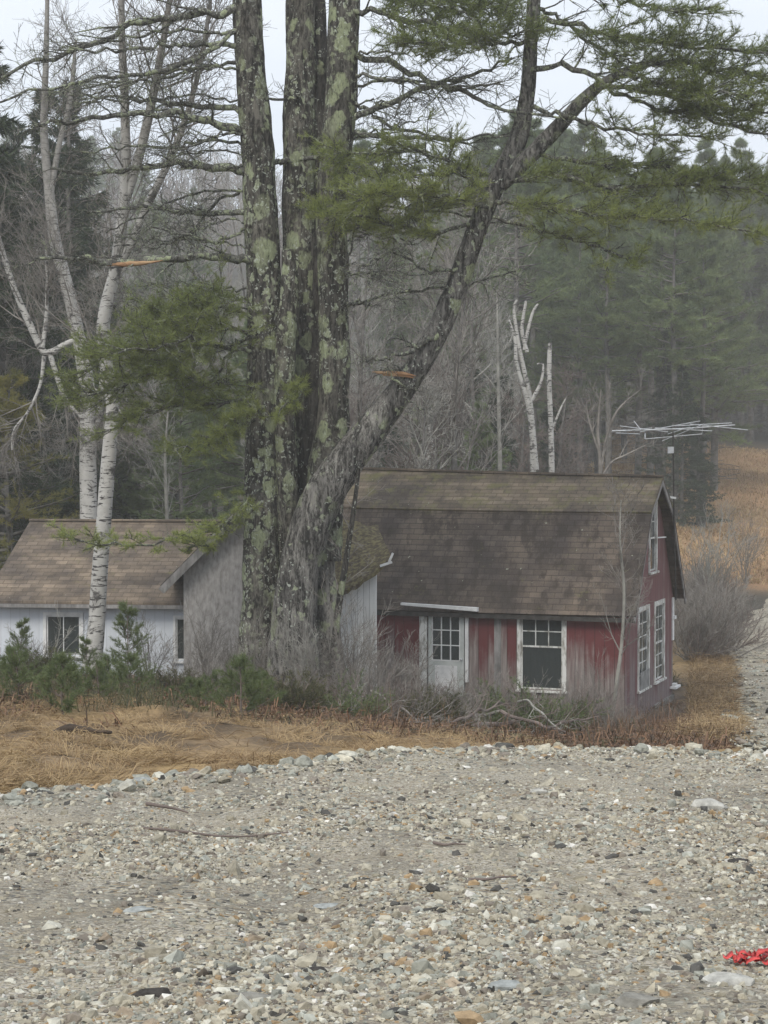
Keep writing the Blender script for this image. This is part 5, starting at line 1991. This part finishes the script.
fallen(385, 728, 470, 712, 33, 34, .035, 'long fallen branch lying before the white door', 8, 'twig', 1)
fallen(470, 716, 545, 706, 34, 35, .035, 'fallen dark branch stretching below the front window', 9, 'twig', 2)
fallen(290, 716, 350, 720, 31.5, 33, .05, 'thick pale fallen limb at the foot of the great pine', 6, 'twig_pale', 3)
fallen(372, 690, 430, 728, 34.5, 32.5, .025, 'slanting fallen branch left of the white door', 8, 'twig', 4)
fallen(520, 690, 565, 735, 34, 31.5, .022, 'grey fallen branch sloping down from the juniper mound', 6, 'twig_pale', 5)
fallen(230, 706, 300, 700, 32, 33.5, .02, 'thin fallen branch in the weeds left of the great pine', 6, 'twig', 6)
fallen(40, 668, 76, 640, 37, 37.5, .03, 'dead branch propped below the wide white window', 6, 'twig_pale', 7, )
fallen(350, 735, 420, 733, 30, 30.5, .022, 'thin fallen branch at the edge of the brush, right of the dry grass', 7, 'twig', 8)
fallen(430, 738, 520, 730, 29.5, 31.5, .02, 'lowest fallen branch just above the gravel edge', 8, 'twig', 9)

fallen(470, 728, 560, 712, 32.5, 34.5, .045, 'thick dark fallen limb in the brush pile under the front window', 8, 'twig_brown', 11)
fallen(500, 712, 575, 734, 33.5, 31, .035, 'dark limb sloping down across the brush pile to the right', 8, 'twig_brown', 12)
fallen(455, 722, 505, 700, 32, 34, .03, 'crossed dark branch at the left end of the brush pile', 8, 'twig_brown', 13)
fallen(540, 728, 600, 716, 32.5, 33.5, .028, 'short dark branch at the right end of the brush pile', 7, 'twig_brown', 14)
fallen(300, 726, 372, 712, 30.5, 32, .028, 'grey fallen branch between the great pine foot and the dry grass', 7, 'twig', 15)
# rotten log in the dry grass
lg = on(80, 19.8)
a = Acc()
stem_mesh(a, np.array([[-.30, 0, .0], [-.1, .03, .03], [.12, 0, .02], [.32, -.02, .01]]), [.03, .08, .065, .03], 30, 14, .5, 5)
tag(a.build('log', M['log'], loc=lg, smooth=True), 'dark rotten log half buried in the dry grass slope', 'log')


# ------------------------------------------------------------------ grass and litter
def blades(X, Y, L, w, r_, dirv, rise, tint, zf=gz, curl=.3):
    n = len(X)
    Z = zf(X, Y)
    b_ = np.stack([X, Y, Z - .005], 1)
    h = nrm(np.concatenate([dirv + r_.normal(size=(n, 2)) * .55, np.zeros((n, 1))], 1))
    L = L[:, None]
    mid = b_ + h * L * .5 + np.array([0, 0, 1]) * (rise * L[:, 0] * .7)[:, None]
    tip = b_ + h * L + np.array([0, 0, 1]) * (rise * L[:, 0] * (1 - curl))[:, None]
    s_ = nrm(np.cross(h, r_.normal(size=(n, 3)) * .5 + np.array([0, 0, 1.]))) * w * .5
    V = np.stack([b_ - s_, b_ + s_, mid + s_ * .8, mid - s_ * .8, tip], 1).reshape(-1, 3)
    base = (np.arange(n) * 5)[:, None]
    return V, base + np.array([[0, 1, 2, 3]]), base + np.array([[3, 2, 4]]), np.repeat(tint, 5)


def add_blades(acc, *args, **kw):
    V, q4, q3, t = blades(*args, **kw)
    acc.add(V, q4, tint=t)
    acc.F3.append(q3 + acc.n - len(V))


r = np.random.default_rng(77)
a = Acc()
n = 170000
Y = 13.2 * (34 / 13.2) ** r.random(n)
X = (-.27 + r.random(n) * .36) * Y
ok = (Y > yedge(X) + .1) & (Y < 27 - np.clip(X, -3, 5) * 1.0 + 8 * fbm(np.stack([X, Y], -1), .6, 8, 3) + 2 * r.normal(size=n))
X, Y = X[ok], Y[ok]
fl = fbm(np.stack([X, Y], -1), .9, 61, 3) * 5
dirv = np.stack([np.cos(fl - .9), np.sin(fl - .9)], 1)
pat = fbm(np.stack([X, Y], -1), 1.3, 62, 3)
keep = r.random(len(X)) < np.clip(.6 + 1.3 * pat, .06, 1)
X, Y, dirv, pat = X[keep], Y[keep], dirv[keep], pat[keep]
tint = np.clip(.42 + .5 * pat + .24 * r.normal(size=len(X)), 0, 1)
add_blades(a, X, Y, .10 + .26 * r.random(len(X)), .0065, r, dirv, .10 + .5 * r.random(len(X)) ** 2, tint)
tag(a.build('dry_grass', M['straw']), 'matted golden dry grass on the slope between the gravel and the young pines', 'grass', kind='stuff')

a = Acc()
n = 26000     # straw beside the track and the gable
Y = 30 + 32 * r.random(n)
X = np.interp(Y, [30, 42, 50, 62], [4.5, 6.8, 8, 10.2]) + r.random(n) * np.interp(Y, [30, 45, 62], [2.4, 1.7, .8])
ok = X < np.interp(Y, TR[:, 1], TR[:, 0]) - 1.5
ok = ok & (384 + F * X / Y < 738 + 8 * r.normal(size=len(X)))
X, Y = X[ok], Y[ok]
pat = fbm(np.stack([X, Y], -1), .9, 63, 3)
add_blades(a, X, Y, .18 + .32 * r.random(len(X)), .012, r, r.normal(size=(len(X), 2)) * .5 + np.array([.3, -.4]), .2 + .8 * r.random(len(X)), np.clip(.42 + .35 * pat + .2 * r.normal(size=len(X)), 0, 1))
tag(a.build('dry_grass', M['straw']), 'rank dry grass between the red house gable and the gravel track', 'grass', kind='stuff')

a = Acc()
n = 42000     # golden field beyond
Y = 88 + 70 * r.random(n)
X = 7.5 + (Y - 80) * .13 + r.random(n) * (16 + .06 * Y)
pat = fbm(np.stack([X * .5, Y], -1), .25, 64, 3)
add_blades(a, X, Y, (.12 + .22 * r.random(len(X))), .05, r, r.normal(size=(len(X), 2)), .5 + .9 * r.random(len(X)), np.clip(.55 + .4 * pat + .2 * r.normal(size=len(X)), 0, 1))
tag(a.build('field_grass', M['straw']), 'golden dead grass covering the field behind the red house', 'grass', kind='stuff')

a = Acc()
n = 70000     # weeds, dead stalks and leaf litter before the houses
Y = 25 + 22 * r.random(n)
X = -.28 * Y + r.random(n) * (.42 * Y)
pat = fbm(np.stack([X, Y], -1), .45, 65, 3)
kp = (r.random(n) < (.35 + pat) * np.clip((330 - (384 + F * X / Y)) / 120, .12, 1)) & (Y > yedge(X) + 3)
X, Y, pat = X[kp], Y[kp], pat[kp]
add_blades(a, X, Y, .07 + .2 * r.random(len(X)), .011, r, r.normal(size=(len(X), 2)), .4 + 1.4 * r.random(len(X)), np.clip(.45 + .3 * r.normal(size=len(X)), 0, 1))
tag(a.build('weeds', M['weed']), 'low green weeds and moss among the brush before the houses', 'weeds', kind='stuff')
a = Acc()
n = 60000
Y = 22 + 25 * r.random(n)
X = -.26 * Y + r.random(n) * (.46 * Y)
kp = (Y > yedge(X) + 2.2) & (384 + F * X / Y < 735) & (r.random(n) < np.clip((Y - 22) / 9 + fbm(np.stack([X, Y], -1), .6, 68, 3) * 1.5, 0, 1))
X, Y = X[kp], Y[kp]
add_blades(a, X, Y, .06 + .22 * r.random(len(X)) ** 2, .022, r, r.normal(size=(len(X), 2)), .2 + 1.2 * r.random(len(X)) ** 2, np.clip(.4 + .3 * r.normal(size=len(X)), 0, 1))
tag(a.build('leaf_litter', M['litter']), 'brown dead leaves and broken stalks under the brush', 'leaf litter', kind='stuff')

a = Acc()
n = 15000
px_ = 360 + 330 * r.random(n)
Y = 28 + 13 * r.random(n)
X = (px_ - 384) / F * Y
pat = fbm(np.stack([X, Y], -1), .8, 69, 3)
kp = r.random(n) < .12 + 1.1 * pat
X, Y = X[kp], Y[kp]
add_blades(a, X, Y, (.08 + .26 * r.random(len(X)) ** 2), .009, r, r.normal(size=(len(X), 2)) * .8, .5 + 1.6 * r.random(len(X)), np.clip(.4 + .3 * r.normal(size=len(X)), 0, 1), curl=.0)
tag(a.build('dead_stalks', M['litter']), 'upright russet dead stalks among the brush before the red house', 'weeds', kind='stuff')

# ------------------------------------------------------------------ air
a = Acc().box(-460, 460, -45, 680, -14, 110)
m = bpy.data.materials.new('haze_air')
m.use_nodes = True
nt = m.node_tree
nt.nodes.clear()
out = nt.nodes.new('ShaderNodeOutputMaterial')
vol = nt.nodes.new('ShaderNodeVolumePrincipled')
vol.inputs['Color'].default_value = (.97, .98, .96, 1)
vol.inputs['Density'].default_value = .0010
vol.inputs['Anisotropy'].default_value = 0.0
nt.links.new(vol.outputs[0], out.inputs['Volume'])
tag(a.build('haze', m), 'thin grey mist hanging over the whole place', 'haze', kind='stuff')

# ------------------------------------------------------------------ sky and light
w = bpy.data.worlds.new('World')
SC.world = w
w.use_nodes = True
nt = w.node_tree
g = G(nt)
bg = nt.nodes['Background']
sky = g.n('ShaderNodeTexSky', sky_type='NISHITA', sun_disc=False)
SE_, SR_ = math.radians(48), math.radians(200)
sky.sun_elevation = SE_
sky.sun_rotation = SR_
tc = g.n('ShaderNodeTexCoord').outputs['Generated']
cl = g.noise(g.scale(tc, 1, 1, 3), 2.2, 5, .55)
cloud = g.mix(g.ramp(cl, .3, .7), (6.9, 7.7, 9.2), (9.0, 9.5, 10.2))
nt.links.new(g.mix(.9, sky.outputs[0], cloud), bg.inputs[0])
bg.inputs[1].default_value = .073

L = bpy.data.lights.new('sun', 'SUN')
L.energy = 1.5
L.angle = math.radians(25)
L.color = (1, .95, .86)
lo = bpy.data.objects.new('sun', L)
COL.objects.link(lo)
# sun stands behind the camera, to the left
dv = Vector((math.sin(SR_) * math.cos(SE_), math.cos(SR_) * math.cos(SE_), math.sin(SE_)))
lo.rotation_euler = dv.to_track_quat('Z', 'Y').to_euler()

# ------------------------------------------------------------------ camera
cam = bpy.data.cameras.new('camera')
cam.sensor_fit = 'VERTICAL'
cam.sensor_height = 36
cam.lens = F / 1024 * 36
cam.clip_start = .1
cam.clip_end = 3000
co = bpy.data.objects.new('camera', cam)
COL.objects.link(co)
co.location = (0, 0, 0)
co.rotation_euler = (math.pi / 2 - PITCH, 0, 0)
SC.camera = co

SC.render.engine = 'CYCLES'
SC.render.resolution_x = 768
SC.render.resolution_y = 1024
SC.cycles.max_bounces = 6
SC.cycles.diffuse_bounces = 3
SC.cycles.volume_bounces = 1
SC.cycles.transparent_max_bounces = 8
SC.view_settings.view_transform = 'Standard'
SC.view_settings.look = 'None'
SC.view_settings.exposure = 0.80
SC.view_settings.gamma = 1
SC.view_settings.use_curve_mapping = False
